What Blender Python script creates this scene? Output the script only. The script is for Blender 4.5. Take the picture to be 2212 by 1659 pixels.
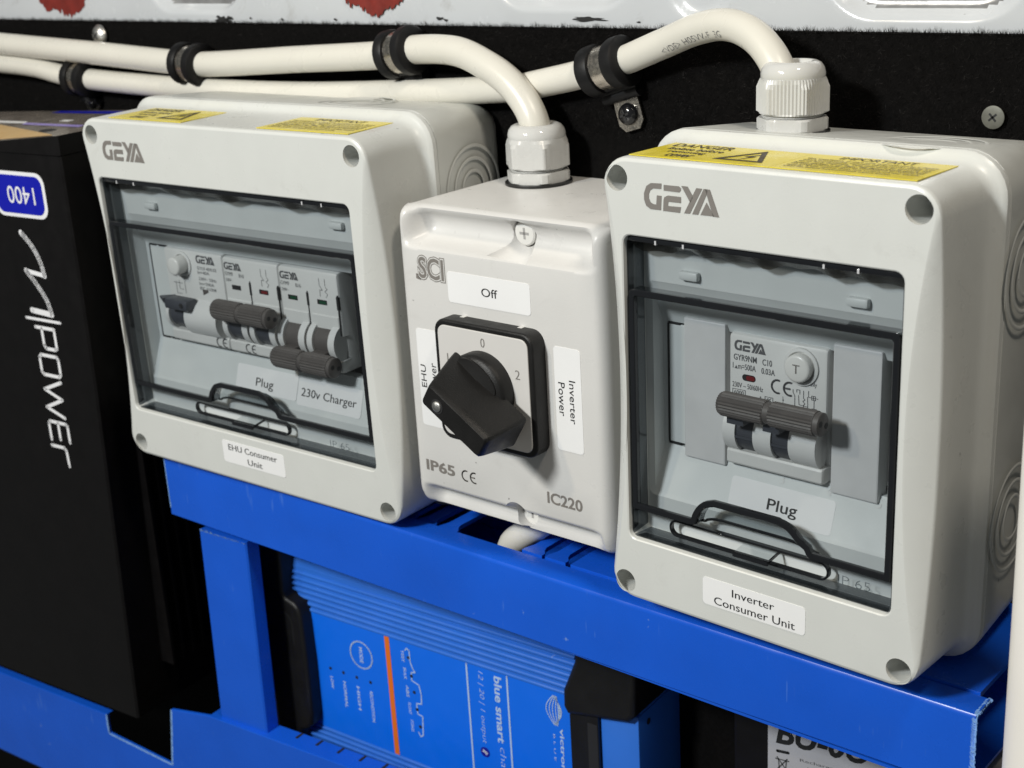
import bpy, bmesh, math, random
from mathutils import Vector, Matrix
from mathutils.geometry import delaunay_2d_cdt

# ------------------------------------------------------------------ scene, camera, light
S = 0.001                       # everything below is written in millimetres
sc = bpy.context.scene
for o in list(bpy.data.objects):
    bpy.data.objects.remove(o)
COL = sc.collection
rnd = random.Random(7)

YAW, PITCH, ROLL = -0.7166, 0.3295, 0.0592
fwd = Vector((math.sin(YAW) * math.cos(PITCH), math.cos(YAW) * math.cos(PITCH), -math.sin(PITCH)))
rt = fwd.cross(Vector((0, 0, 1))).normalized()
dn = fwd.cross(rt)
rt2 = math.cos(ROLL) * rt + math.sin(ROLL) * dn
dn2 = -math.sin(ROLL) * rt + math.cos(ROLL) * dn
cam_d = bpy.data.cameras.new('camera')
cam = bpy.data.objects.new('camera', cam_d)
COL.objects.link(cam)
cm = Matrix((rt2, -dn2, -fwd)).transposed().to_4x4()
cm.translation = Vector((193.0, -323.56, 141.17)) * S
cam.matrix_world = cm
cam_d.sensor_width = 36
cam_d.lens = 3062.95 / 2212 * 36
cam_d.clip_start = 0.01
cam_d.clip_end = 50
cam_d.dof.use_dof = True
cam_d.dof.focus_distance = 0.43
cam_d.dof.aperture_fstop = 26
sc.camera = cam

w = bpy.data.worlds.new('World')
sc.world = w
w.use_nodes = True
bg = w.node_tree.nodes['Background']
bg.inputs[0].default_value = (0.95, 1.0, 1.0, 1)
bg.inputs[1].default_value = 0.11

def area(name, loc, target, size, power, color, shape='DISK', size_y=None):
    d = bpy.data.lights.new(name, 'AREA')
    d.shape = shape
    d.size = size
    if size_y:
        d.size_y = size_y
    d.energy = power
    d.color = color
    o = bpy.data.objects.new(name, d)
    COL.objects.link(o)
    o.location = loc
    o.rotation_euler = (Vector(target) - Vector(loc)).to_track_quat('-Z', 'Y').to_euler()
    return o

TGT = (-0.09, 0.0, 0.0)
def lamp(d, dist, size, power, color):
    d = Vector(d).normalized() * dist
    area('ceiling_lamp', Vector(TGT) + d, TGT, size, power, color)
lamp((-0.14, -0.84, 0.54), 1.0, 0.13, 9.5, (0.975, 1.0, 0.99))
lamp((-0.30, -0.74, 0.60), 1.0, 0.06, 1.8, (1.0, 0.84, 0.62))
lamp((0.52, -0.20, 0.83), 0.75, 0.09, 1.9, (1.0, 0.90, 0.76))

vs = sc.view_settings
vs.view_transform = 'Standard'
vs.look = 'None'
vs.exposure = 0.0
vs.gamma = 1.0
vs.use_curve_mapping = False
sc.render.engine = 'CYCLES'
sc.cycles.transparent_max_bounces = 24
sc.cycles.max_bounces = 10

# ------------------------------------------------------------------ frames
def rot3(y, r, p):
    return Matrix.Rotation(y, 4, 'Z') @ Matrix.Rotation(r, 4, 'Y') @ Matrix.Rotation(p, 4, 'X')

def frame(o, y=0, r=0, p=0):
    m = rot3(y, r, p)
    m.translation = Vector(o) * S
    return m

FR_W = Matrix.Identity(4)
FR_R = frame((0, 0, 0), -0.03, 0.0013, -0.0134)
FR_L = frame((-227.86, 0.92, -3.13), 0.034, -0.0022, 0.0134)
FR_C = frame((-241.5, 34.0, -148.2), 0.07)
FR_I = frame((-328.0, 0.0, 59.6), 0.10)

# ------------------------------------------------------------------ materials
def mat(name, col, rough=0.4, metal=0.0, var=0.04, vscale=60, bump=0.0, bscale=900, spec=0.5,
        speck=0.0, speck_col=(0.05, 0.045, 0.04), speck_scale=300, rvar=0.08, coat=0.0, smudge=0.0, scratch=0.0, scratch_col=(0.5, 0.6, 0.8)):
    m = bpy.data.materials.new(name)
    m.use_nodes = True
    nt = m.node_tree
    N, L = nt.nodes, nt.links
    b = N['Principled BSDF']
    tc = N.new('ShaderNodeTexCoord')
    n1 = N.new('ShaderNodeTexNoise')
    n1.inputs['Scale'].default_value = vscale
    n1.inputs['Detail'].default_value = 6
    L.new(tc.outputs['Object'], n1.inputs['Vector'])
    mr = N.new('ShaderNodeMapRange')
    mr.inputs[1].default_value = 0.25
    mr.inputs[2].default_value = 0.75
    mr.inputs[3].default_value = 1 - var
    mr.inputs[4].default_value = 1 + var
    L.new(n1.outputs['Fac'], mr.inputs[0])
    mx = N.new('ShaderNodeMix')
    mx.data_type = 'RGBA'
    mx.blend_type = 'MULTIPLY'
    mx.inputs[0].default_value = 1
    mx.inputs[6].default_value = (*col, 1)
    L.new(mr.outputs[0], mx.inputs[7])
    out = mx.outputs[2]
    if speck > 0:
        n2 = N.new('ShaderNodeTexNoise')
        n2.inputs['Scale'].default_value = speck_scale
        n2.inputs['Detail'].default_value = 3
        L.new(tc.outputs['Object'], n2.inputs['Vector'])
        r2 = N.new('ShaderNodeMapRange')
        r2.inputs[1].default_value = 0.76 - speck * 0.1
        r2.inputs[2].default_value = 0.80 - speck * 0.1
        r2.inputs[3].default_value = 0
        r2.inputs[4].default_value = 0.75
        L.new(n2.outputs['Fac'], r2.inputs[0])
        m2 = N.new('ShaderNodeMix')
        m2.data_type = 'RGBA'
        L.new(r2.outputs[0], m2.inputs[0])
        L.new(out, m2.inputs[6])
        m2.inputs[7].default_value = (*speck_col, 1)
        out = m2.outputs[2]
    if smudge > 0:      # faint grubby handling marks with a shape of their own
        n5 = N.new('ShaderNodeTexNoise')
        n5.inputs['Scale'].default_value = 55
        n5.inputs['Detail'].default_value = 9
        n5.inputs['Roughness'].default_value = 0.7
        n5.inputs['Distortion'].default_value = 0.6
        L.new(tc.outputs['Object'], n5.inputs['Vector'])
        r5 = N.new('ShaderNodeMapRange')
        r5.inputs[1].default_value = 0.60
        r5.inputs[2].default_value = 0.74
        r5.inputs[3].default_value = 0
        r5.inputs[4].default_value = smudge
        L.new(n5.outputs['Fac'], r5.inputs[0])
        m5 = N.new('ShaderNodeMix')
        m5.data_type = 'RGBA'
        L.new(r5.outputs[0], m5.inputs[0])
        L.new(out, m5.inputs[6])
        m5.inputs[7].default_value = (0.22, 0.20, 0.17, 1)
        out = m5.outputs[2]
    if scratch > 0:     # fine short scratches in several directions
        for ang, sc_ in ((0.5, 90), (1.9, 130), (2.6, 70)):
            mp = N.new('ShaderNodeMapping')
            mp.inputs['Rotation'].default_value = (0, ang, 0)
            mp.inputs['Scale'].default_value = (1, 1, 0.06)
            L.new(tc.outputs['Object'], mp.inputs['Vector'])
            n6 = N.new('ShaderNodeTexNoise')
            n6.inputs['Scale'].default_value = sc_ * 9
            n6.inputs['Detail'].default_value = 2
            L.new(mp.outputs[0], n6.inputs['Vector'])
            n7 = N.new('ShaderNodeTexNoise')
            n7.inputs['Scale'].default_value = sc_ * 0.6
            L.new(tc.outputs['Object'], n7.inputs['Vector'])
            ml = N.new('ShaderNodeMath')
            ml.operation = 'MULTIPLY'
            L.new(n6.outputs['Fac'], ml.inputs[0])
            L.new(n7.outputs['Fac'], ml.inputs[1])
            r6 = N.new('ShaderNodeMapRange')
            r6.inputs[1].default_value = 0.44
            r6.inputs[2].default_value = 0.50
            r6.inputs[3].default_value = 0
            r6.inputs[4].default_value = scratch
            L.new(ml.outputs[0], r6.inputs[0])
            m6 = N.new('ShaderNodeMix')
            m6.data_type = 'RGBA'
            L.new(r6.outputs[0], m6.inputs[0])
            L.new(out, m6.inputs[6])
            m6.inputs[7].default_value = (*scratch_col, 1)
            out = m6.outputs[2]
    L.new(out, b.inputs['Base Color'])
    r3 = N.new('ShaderNodeMapRange')
    r3.inputs[1].default_value = 0.3
    r3.inputs[2].default_value = 0.7
    r3.inputs[3].default_value = max(0.02, rough - rvar)
    r3.inputs[4].default_value = min(1, rough + rvar)
    n3 = N.new('ShaderNodeTexNoise')
    n3.inputs['Scale'].default_value = vscale * 2.3
    n3.inputs['Detail'].default_value = 8
    L.new(tc.outputs['Object'], n3.inputs['Vector'])
    L.new(n3.outputs['Fac'], r3.inputs[0])
    L.new(r3.outputs[0], b.inputs['Roughness'])
    b.inputs['Metallic'].default_value = metal
    b.inputs['Specular IOR Level'].default_value = spec
    if coat:
        b.inputs['Coat Weight'].default_value = coat
        b.inputs['Coat Roughness'].default_value = 0.15
    if bump > 0:
        n4 = N.new('ShaderNodeTexNoise')
        n4.inputs['Scale'].default_value = bscale
        n4.inputs['Detail'].default_value = 4
        L.new(tc.outputs['Object'], n4.inputs['Vector'])
        bp = N.new('ShaderNodeBump')
        bp.inputs['Strength'].default_value = bump
        bp.inputs['Distance'].default_value = 0.0003
        L.new(n4.outputs['Fac'], bp.inputs['Height'])
        L.new(bp.outputs[0], b.inputs['Normal'])
    return m

def tint(name, col, gloss=0.06, rough=0.04, fac=1.0):
    """clear smoky sheet: what lies behind shows through, darkened"""
    m = bpy.data.materials.new(name)
    m.use_nodes = True
    nt = m.node_tree
    N, L = nt.nodes, nt.links
    N.remove(N['Principled BSDF'])
    t = N.new('ShaderNodeBsdfTransparent')
    t.inputs[0].default_value = (*col, 1)
    g = N.new('ShaderNodeBsdfGlossy')
    g.inputs['Roughness'].default_value = rough
    tc = N.new('ShaderNodeTexCoord')
    no = N.new('ShaderNodeTexNoise')
    no.inputs['Scale'].default_value = 35
    L.new(tc.outputs['Object'], no.inputs['Vector'])
    bp = N.new('ShaderNodeBump')
    bp.inputs['Strength'].default_value = 0.05
    bp.inputs['Distance'].default_value = 0.002
    L.new(no.outputs['Fac'], bp.inputs['Height'])
    L.new(bp.outputs[0], g.inputs['Normal'])
    lw = N.new('ShaderNodeLayerWeight')
    pw = N.new('ShaderNodeMath')
    pw.operation = 'POWER'
    L.new(lw.outputs['Facing'], pw.inputs[0])
    pw.inputs[1].default_value = 4.0
    ad = N.new('ShaderNodeMath')
    ad.operation = 'MULTIPLY_ADD'
    L.new(pw.outputs[0], ad.inputs[0])
    ad.inputs[1].default_value = 0.9
    ad.inputs[2].default_value = 0.045
    mx = N.new('ShaderNodeMixShader')
    L.new(ad.outputs[0], mx.inputs[0])
    L.new(t.outputs[0], mx.inputs[1])
    L.new(g.outputs[0], mx.inputs[2])
    L.new(mx.outputs[0], N['Material Output'].inputs[0])
    return m

M = {}
M['grey_plastic'] = mat('light_grey_plastic', (0.605, 0.615, 0.59), 0.32, var=0.025, bump=0.07, bscale=1400, speck=0.06, smudge=0.12)
M['base_plastic'] = mat('light_grey_base_plastic', (0.585, 0.595, 0.57), 0.36, var=0.03, bump=0.07, bscale=1400, speck=0.10, smudge=0.16)
M['switch_plastic'] = mat('warm_white_plastic', (0.625, 0.617, 0.60), 0.34, var=0.02, bump=0.14, bscale=1600, speck=0.2, speck_scale=420, smudge=0.10)
M['inner_plastic'] = mat('inner_panel_plastic', (0.60, 0.625, 0.62), 0.45, var=0.04, bump=0.05)
M['breaker'] = mat('breaker_plastic', (0.66, 0.66, 0.645), 0.45, var=0.03, bump=0.05)
M['blank'] = mat('blanking_plate_plastic', (0.62, 0.62, 0.62), 0.5, var=0.05, vscale=110, bump=0.08)
M['drum'] = mat('toggle_drum_plastic', (0.66, 0.66, 0.65), 0.35, var=0.03)
M['toggle'] = mat('toggle_bar_plastic', (0.095, 0.085, 0.080), 0.5, var=0.1, vscale=200)
M['navy_toggle'] = mat('toggle_plastic', (0.05, 0.054, 0.066), 0.4, var=0.1)
M['cross'] = mat('screw_cross_plastic', (0.38, 0.37, 0.36), 0.5)
M['button'] = mat('test_button_plastic', (0.74, 0.73, 0.70), 0.35)
M['dark'] = mat('dark_recess', (0.012, 0.012, 0.013), 0.7)
M['gland'] = mat('gland_nylon', (0.54, 0.54, 0.525), 0.30, var=0.03, bump=0.05)
M['dome'] = mat('gland_dome_nylon', (0.56, 0.56, 0.545), 0.12, var=0.02)
M['cable'] = mat('white_cable_sheath', (0.66, 0.64, 0.575), 0.30, var=0.03, vscale=40, speck=0.08, speck_scale=240, speck_col=(0.30, 0.26, 0.2), smudge=0.22)
M['rubber'] = mat('black_rubber', (0.006, 0.006, 0.0065), 0.5, var=0.2, bump=0.2, bscale=700, spec=0.25)
M['steel'] = mat('zinc_steel', (0.62, 0.57, 0.50), 0.27, metal=1.0, var=0.15, vscale=300, bump=0.25, bscale=500)
M['chrome'] = mat('screw_steel', (0.66, 0.65, 0.62), 0.38, metal=1.0, var=0.2, vscale=500, bump=0.5, bscale=900)
M['dull_screw'] = mat('painted_screw', (0.14, 0.14, 0.12), 0.5, metal=0.5, var=0.2, vscale=300)
M['black_screw'] = mat('black_screw', (0.008, 0.008, 0.009), 0.14, metal=0.0, spec=0.6)
M['sticker'] = mat('white_sticker', (0.80, 0.80, 0.80), 0.38, var=0.02)
M['yellow'] = mat('yellow_sticker', (0.73, 0.60, 0.045), 0.28, var=0.04)
M['ink'] = mat('black_ink', (0.012, 0.012, 0.012), 0.5)
M['brown_ink'] = mat('dark_brown_ink', (0.05, 0.035, 0.015), 0.5)
M['grey_ink'] = mat('grey_ink', (0.19, 0.175, 0.16), 0.5)
M['dark_grey_ink'] = mat('dark_grey_ink', (0.11, 0.11, 0.115), 0.5)
M['black_plastic'] = mat('black_plastic', (0.0075, 0.0072, 0.007), 0.45, var=0.15, bump=0.35, bscale=2200, spec=0.35)
M['plate'] = mat('dial_plate', (0.60, 0.585, 0.565), 0.35, var=0.02)
M['blue'] = mat('blue_pvc', (0.007, 0.098, 0.62), 0.28, var=0.06, vscale=35, speck=0.05, speck_scale=170, speck_col=(0.16, 0.28, 0.62), bump=0.04, bscale=500, scratch=0.35, scratch_col=(0.10, 0.24, 0.70))
M['cut_blue'] = mat('cut_blue_edge', (0.20, 0.38, 0.72), 0.8, var=0.3, vscale=900, bump=0.6, bscale=1500)
M['charger_blue'] = mat('charger_blue_metal', (0.030, 0.165, 0.66), 0.38, var=0.05, vscale=40, speck=0.02, speck_col=(0.3, 0.4, 0.7))
M['label_blue'] = mat('charger_label_blue', (0.003, 0.155, 0.86), 0.42, var=0.02)
M['orange'] = mat('orange_stripe', (0.80, 0.17, 0.01), 0.45, var=0.02)
M['pale_ink'] = mat('pale_blue_ink', (0.45, 0.60, 0.85), 0.5)
M['navy_badge'] = mat('navy_badge', (0.01, 0.012, 0.30), 0.4)
M['inv_black'] = mat('inverter_black', (0.0042, 0.0037, 0.0038), 0.42, var=0.15, bump=0.06, bscale=1300, spec=0.24)
M['inv_top'] = mat('inverter_grey_top', (0.23, 0.20, 0.175), 0.22, var=0.08, metal=0.25)
M['inv_blue'] = mat('badge_blue', (0.004, 0.008, 0.36), 0.35)
M['white_ink'] = mat('white_print', (0.78, 0.78, 0.80), 0.4)
M['lilac'] = mat('lilac_sticker', (0.30, 0.24, 0.62), 0.35)
M['tan'] = mat('tan_reflection', (0.52, 0.33, 0.12), 0.35, var=0.06)  # warm reflection on the inverter's top, given as flat colour
M['silver'] = mat('silver_label', (0.46, 0.46, 0.49), 0.5, var=0.05, metal=0.2)
M['white_pipe'] = mat('white_conduit', (0.74, 0.71, 0.665), 0.4, var=0.03, vscale=25, speck=0.03)
M['red_paint'] = mat('red_primer', (0.17, 0.018, 0.012), 0.5, var=0.3, vscale=160, bump=0.3, bscale=400)
M['black_chip'] = mat('chipped_paint', (0.012, 0.012, 0.012), 0.7)
M['red'] = mat('red_flag', (0.16, 0.012, 0.014), 0.4)
M['green'] = mat('green_flag', (0.005, 0.06, 0.025), 0.4)
M['grey_floor'] = mat('grey_board', (0.30, 0.29, 0.27), 0.6)
M['gasket'] = mat('black_gasket', (0.01, 0.01, 0.01), 0.35)
M['carpet'] = mat('black_felt', (0.003, 0.0027, 0.0026), 0.95, var=0.4, vscale=500, bump=0.8, bscale=900, spec=0.1)
M['pile_light'] = mat('black_felt_pile_tips', (0.030, 0.028, 0.027), 0.8, var=0.8, vscale=120, spec=0.2)
M['pile'] = mat('black_felt_pile', (0.010, 0.0092, 0.009), 0.9, var=0.8, vscale=300, spec=0.08)
M['white_paint'] = mat('white_body_paint', (0.52, 0.54, 0.56), 0.22, var=0.05, vscale=30, speck=0.10, speck_scale=260, speck_col=(0.12, 0.12, 0.12), bump=0.05, smudge=0.35)
M['bare_metal'] = mat('bare_galvanised_metal', (0.42, 0.42, 0.42), 0.35, metal=0.7, var=0.25, vscale=90, bump=0.3, bscale=300)
M['tint'] = tint('smoky_clear_plastic', (0.76, 0.785, 0.80))
M['tint_dark'] = tint('smoky_plastic_on_edge', (0.20, 0.21, 0.22))
M['tint_brown'] = tint('brown_reflection_tint', (0.40, 0.37, 0.33), rough=0.25)  # brown tint imitating the reflection smear below the hinge bar
M['tint_side'] = tint('smoky_plastic_side_shade', (0.42, 0.44, 0.46))
M['tint_clear'] = tint('thin_clear_plastic', (0.82, 0.85, 0.86))
M['edge'] = mat('smoky_plastic_edge', (0.010, 0.011, 0.013), 0.10, var=0.1)
M['edge_light'] = mat('hinge_rib_edge', (0.55, 0.55, 0.56), 0.2)

# ------------------------------------------------------------------ mesh helpers
def rrect(x0, x1, z0, z1, r, n=6):
    """rounded rectangle, counter-clockwise"""
    pts = []
    for cx, cz, a0 in ((x1 - r, z1 - r, 0), (x0 + r, z1 - r, 90), (x0 + r, z0 + r, 180), (x1 - r, z0 + r, 270)):
        for i in range(n + 1):
            a = math.radians(a0 + 90 * i / n)
            pts.append((cx + r * math.cos(a), cz + r * math.sin(a)))
    return pts

def circ(cx, cz, r, n=28):
    return [(cx + r * math.cos(2 * math.pi * i / n), cz + r * math.sin(2 * math.pi * i / n)) for i in range(n)]

def offset(pts, d):
    """move a closed counter-clockwise outline inwards by d"""
    n = len(pts)
    out = []
    for i in range(n):
        a, b, c = Vector(pts[i - 1]), Vector(pts[i]), Vector(pts[(i + 1) % n])
        e1, e2 = (b - a), (c - b)
        if e1.length < 1e-6:
            e1 = e2
        if e2.length < 1e-6:
            e2 = e1
        n1 = Vector((-e1.y, e1.x)).normalized()
        n2 = Vector((-e2.y, e2.x)).normalized()
        nn = n1 + n2
        if nn.length < 1e-4:
            nn = n1
        nn.normalize()
        k = max(0.35, nn.dot(n1))
        p = b + nn * (d / k)
        out.append((p.x, p.y))
    return out

class B:
    """collects geometry in mm"""
    def __init__(s):
        s.v, s.f, s.m = [], [], []
    def add(s, verts, faces, mi=0):
        k = len(s.v)
        s.v += [tuple(v) for v in verts]
        for f in faces:
            s.f.append(tuple(k + i for i in f))
            s.m.append(mi)
    def box(s, x0, x1, y0, y1, z0, z1, mi=0):
        s.add([(x0, y0, z0), (x1, y0, z0), (x1, y1, z0), (x0, y1, z0), (x0, y0, z1), (x1, y0, z1), (x1, y1, z1), (x0, y1, z1)],
              [(0, 3, 2, 1), (4, 5, 6, 7), (0, 1, 5, 4), (1, 2, 6, 5), (2, 3, 7, 6), (3, 0, 4, 7)], mi)
    def rbox(s, x0, x1, y0, y1, z0, z1, r=1.0, seg=2, mi=0):
        bm = bmesh.new()
        bmesh.ops.create_cube(bm, size=1)
        for v in bm.verts:
            v.co = ((x0 + x1) / 2 + v.co.x * (x1 - x0), (y0 + y1) / 2 + v.co.y * (y1 - y0), (z0 + z1) / 2 + v.co.z * (z1 - z0))
        bmesh.ops.bevel(bm, geom=bm.edges[:], offset=r, segments=seg, affect='EDGES', profile=0.5)
        s.frombm(bm, mi)
    def frombm(s, bm, mi=0):
        bm.verts.index_update()
        s.add([v.co[:] for v in bm.verts], [[v.index for v in f.verts] for f in bm.faces], mi)
        bm.free()
    def loft(s, rings, closed=True, cap0=False, cap1=False, mi=0):
        n = len(rings[0])
        vs, fs = [], []
        for r in rings:
            vs += r
        for i in range(len(rings) - 1):
            for j in range(n if closed else n - 1):
                a, b = i * n + j, i * n + (j + 1) % n
                fs.append((a, b, b + n, a + n))
        if cap0:
            fs.append(tuple(range(n - 1, -1, -1)))
        if cap1:
            fs.append(tuple((len(rings) - 1) * n + j for j in range(n)))
        s.add(vs, fs, mi)
    def prism(s, pts, y0, y1, r=0.0, seg=2, mi=0, back=True):
        """outline in x,z extruded from y0 (front) to y1, front edge rounded by r"""
        rings = []
        if r > 0:
            for i in range(seg + 1):
                a = math.pi / 2 * i / seg
                ins, dy = r * (1 - math.sin(a)), r * (1 - math.cos(a))
                o = offset(pts, ins) if ins > 1e-6 else pts
                rings.append([(p[0], y0 + dy, p[1]) for p in o])
        else:
            rings.append([(p[0], y0, p[1]) for p in pts])
        rings.append([(p[0], y1, p[1]) for p in pts])
        s.loft(rings, mi=mi)
        s.cap(rings[0], mi, True)
        if back:
            s.cap(rings[-1], mi, False)
    def cap(s, ring, mi=0, front=True):
        o = [(p[0], p[2]) for p in ring]
        s.fill(o, [], ring[0][1], mi, front)
    def fill(s, outer, holes, y, mi=0, front=True):
        co = [Vector(p) for p in outer]
        edges = [(i, (i + 1) % len(outer)) for i in range(len(outer))]
        for h in holes:
            k = len(co)
            co += [Vector(p) for p in h]
            edges += [(k + i, k + (i + 1) % len(h)) for i in range(len(h))]
        vo, eo, fo, *_ = delaunay_2d_cdt(co, edges, [], 1, 1e-7)
        def inside(p, poly):
            c = False
            n = len(poly)
            for i in range(n):
                a, b = poly[i], poly[(i + 1) % n]
                if (a[1] > p[1]) != (b[1] > p[1]) and p[0] < (b[0] - a[0]) * (p[1] - a[1]) / (b[1] - a[1]) + a[0]:
                    c = not c
            return c
        fs = []
        for f in fo:
            c = sum((vo[i] for i in f), Vector((0, 0))) / len(f)
            if inside(c, outer) and not any(inside(c, h) for h in holes):
                a, b, d = vo[f[0]], vo[f[1]], vo[f[2]]
                ccw = (b - a).x * (d - a).y - (b - a).y * (d - a).x > 0
                f = list(f)
                if ccw != front:
                    f.reverse()
                fs.append(f)
        s.add([(v.x, y, v.y) for v in vo], fs, mi)
    def wall(s, pts, y0, y1, mi=0, inward=True):
        n = len(pts)
        vs = [(p[0], y0, p[1]) for p in pts] + [(p[0], y1, p[1]) for p in pts]
        fs = []
        for i in range(n):
            j = (i + 1) % n
            fs.append((i, i + n, j + n, j) if inward else (i, j, j + n, i + n))
        s.add(vs, fs, mi)
    def ring_plate(s, outer, inner, y0, y1, mi=0):
        c = 0.28
        o_, i_ = offset(outer, c), offset(inner, -c)
        s.fill(o_, [i_], y0, mi, True)
        s.fill(outer, [inner], y1, mi, False)
        s.wall(inner, y0 + c, y1, mi, True)
        s.wall(outer, y0 + c, y1, mi, False)
        s.loft([[(p[0], y0, p[1]) for p in o_], [(p[0], y0 + c, p[1]) for p in outer]], mi=mi)
        s.loft([[(p[0], y0 + c, p[1]) for p in inner], [(p[0], y0, p[1]) for p in i_]], mi=mi)
    def lathe(s, prof, n=32, o=(0, 0, 0), ax=(0, 0, 1), mi=0, cap=True):
        """profile of (radius, height) turned about axis ax through o"""
        ax = Vector(ax).normalized()
        u = ax.orthogonal().normalized()
        t = ax.cross(u)
        o = Vector(o)
        rings = []
        for r, h in prof:
            rings.append([tuple(o + ax * h + (u * math.cos(2 * math.pi * i / n) + t * math.sin(2 * math.pi * i / n)) * r) for i in range(n)])
        s.loft(rings, cap0=cap, cap1=cap, mi=mi)
    def tube(s, path, r, n=16, cap=True, mi=0, flat=None):
        fr = frames(path)
        rings = []
        for i, (p, t, a, b) in enumerate(fr):
            rr = r[i] if isinstance(r, (list, tuple)) else r
            rings.append([tuple(p + (a * math.cos(2 * math.pi * k / n) + b * math.sin(2 * math.pi * k / n)) * rr) for k in range(n)])
        s.loft(rings, cap0=cap, cap1=cap, mi=mi)
    def ribbon(s, pts, wd, y0, th=0.12, mi=0):
        """flat printed stroke in the x,z plane, facing -y, round joints"""
        P = [Vector(p) for p in pts]
        for i in range(len(P) - 1):
            a, b = P[i], P[i + 1]
            d = b - a
            if d.length < 1e-6:
                continue
            n = Vector((-d.y, d.x)).normalized() * wd / 2
            q = [a + n, a - n, b - n, b + n]
            s.add([(p.x, y0, p.y) for p in q], [(0, 1, 2, 3)], mi)
        for k, p in enumerate(P):
            s.add([(p.x + wd / 2 * math.cos(i * math.pi / 6), y0, p.y + wd / 2 * math.sin(i * math.pi / 6)) for i in range(12)], [tuple(range(12))], mi)

def frames(path):
    P = [Vector(p) for p in path]
    out = []
    a = None
    for i in range(len(P)):
        t = (P[min(i + 1, len(P) - 1)] - P[max(i - 1, 0)]).normalized()
        if a is None:
            ref = Vector((0, 0, 1)) if abs(t.z) < 0.9 else Vector((0, -1, 0))
            a = (ref - t * ref.dot(t)).normalized()
        else:
            a = (a - t * a.dot(t)).normalized()
        out.append((P[i], t, a, t.cross(a)))
    return out

def spline(pts, step=1.5):
    P = [Vector(p) for p in pts]
    P = [P[0] * 2 - P[1]] + P + [P[-1] * 2 - P[-2]]
    out = []
    for i in range(1, len(P) - 2):
        p0, p1, p2, p3 = P[i - 1:i + 3]
        n = max(2, int((p2 - p1).length / step))
        for k in range(n):
            t = k / n
            out.append(0.5 * ((2 * p1) + (p2 - p0) * t + (2 * p0 - 5 * p1 + 4 * p2 - p3) * t * t + (3 * p1 - p0 - 3 * p2 + p3) * t ** 3))
    out.append(P[-2])
    return out

def obj(name, b, mats, parent=None, smooth=True, angle=35, fm=None, kind=None):
    me = bpy.data.meshes.new(name)
    me.from_pydata([(v[0] * S, v[1] * S, v[2] * S) for v in b.v], [], b.f)
    if not isinstance(mats, (list, tuple)):
        mats = [mats]
    for m in mats:
        me.materials.append(M[m] if isinstance(m, str) else m)
    if len(mats) > 1:
        me.polygons.foreach_set('material_index', b.m)
    bm = bmesh.new()
    bm.from_mesh(me)
    bmesh.ops.remove_doubles(bm, verts=bm.verts, dist=2e-6)
    bm.to_mesh(me)
    bm.free()
    if smooth:
        me.polygons.foreach_set('use_smooth', [True] * len(me.polygons))
        me.set_sharp_from_angle(angle=math.radians(angle))
    me.update()
    o = bpy.data.objects.new(name, me)
    COL.objects.link(o)
    if parent is not None:
        o.parent = parent
    elif fm is not None:
        o.matrix_world = fm
    if kind:
        o['kind'] = kind
    return o

def thing(name, label, cat, fm=FR_W, at=(0, 0, 0), group=None):
    """an Empty at the thing's base; its parts are written relative to the frame fm, shifted by at"""
    e = bpy.data.objects.new(name, None)
    e.empty_display_size = 0.01
    COL.objects.link(e)
    e.matrix_world = fm
    e['label'] = label
    e['category'] = cat
    if group:
        e['group'] = group
    return e

def tag(o, label, cat, group=None):
    o['label'] = label
    o['category'] = cat
    if group:
        o['group'] = group
    return o

def text_geo(txt, x, z, wd=None, ht=None, bold=0.0, align='L', shear=0.0):
    """text outline as (verts2d, faces) with its box fitted: left end x, baseline z, total width wd, ht of the whole box"""
    cu = bpy.data.curves.new('t', 'FONT')
    cu.body = txt
    cu.size = 1
    cu.offset = bold
    cu.shear = shear
    cu.resolution_u = 3
    o = bpy.data.objects.new('t', cu)
    me = o.to_mesh()
    vs = [(v.co.x, v.co.y) for v in me.vertices]
    fs = [tuple(p.vertices) for p in me.polygons]
    o.to_mesh_clear()
    bpy.data.objects.remove(o)
    bpy.data.curves.remove(cu)
    if not vs:
        return [], []
    x0 = min(v[0] for v in vs); x1 = max(v[0] for v in vs)
    z0 = min(v[1] for v in vs); z1 = max(v[1] for v in vs)
    sx = wd / (x1 - x0) if wd else None
    sz = ht / (z1 - z0) if ht else sx
    if sx is None:
        sx = sz = (sz or 1.0)
    wtot = (x1 - x0) * sx
    ox = {'L': 0, 'C': -wtot / 2, 'R': -wtot}[align]
    return [((v[0] - x0) * sx + ox + x, (v[1] - (z0 if ht else 0)) * sz + z) for v in vs], fs

def put_text(b, txt, x, z, y=-0.12, wd=None, ht=None, bold=0.0, align='L', ang=0, shear=0.0, mi=0, fn=None):
    """text in the x,z plane facing -y; (x,z) is the anchor, ang turns it about the anchor"""
    vs, fs = text_geo(txt, 0, 0, wd, ht, bold, align, shear)
    c, s_ = math.cos(math.radians(ang)), math.sin(math.radians(ang))
    pts = []
    for u, v in vs:
        px, pz = x + u * c - v * s_, z + u * s_ + v * c
        pts.append(fn(px, pz) if fn else (px, y, pz))
    b.add(pts, fs, mi)

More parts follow.
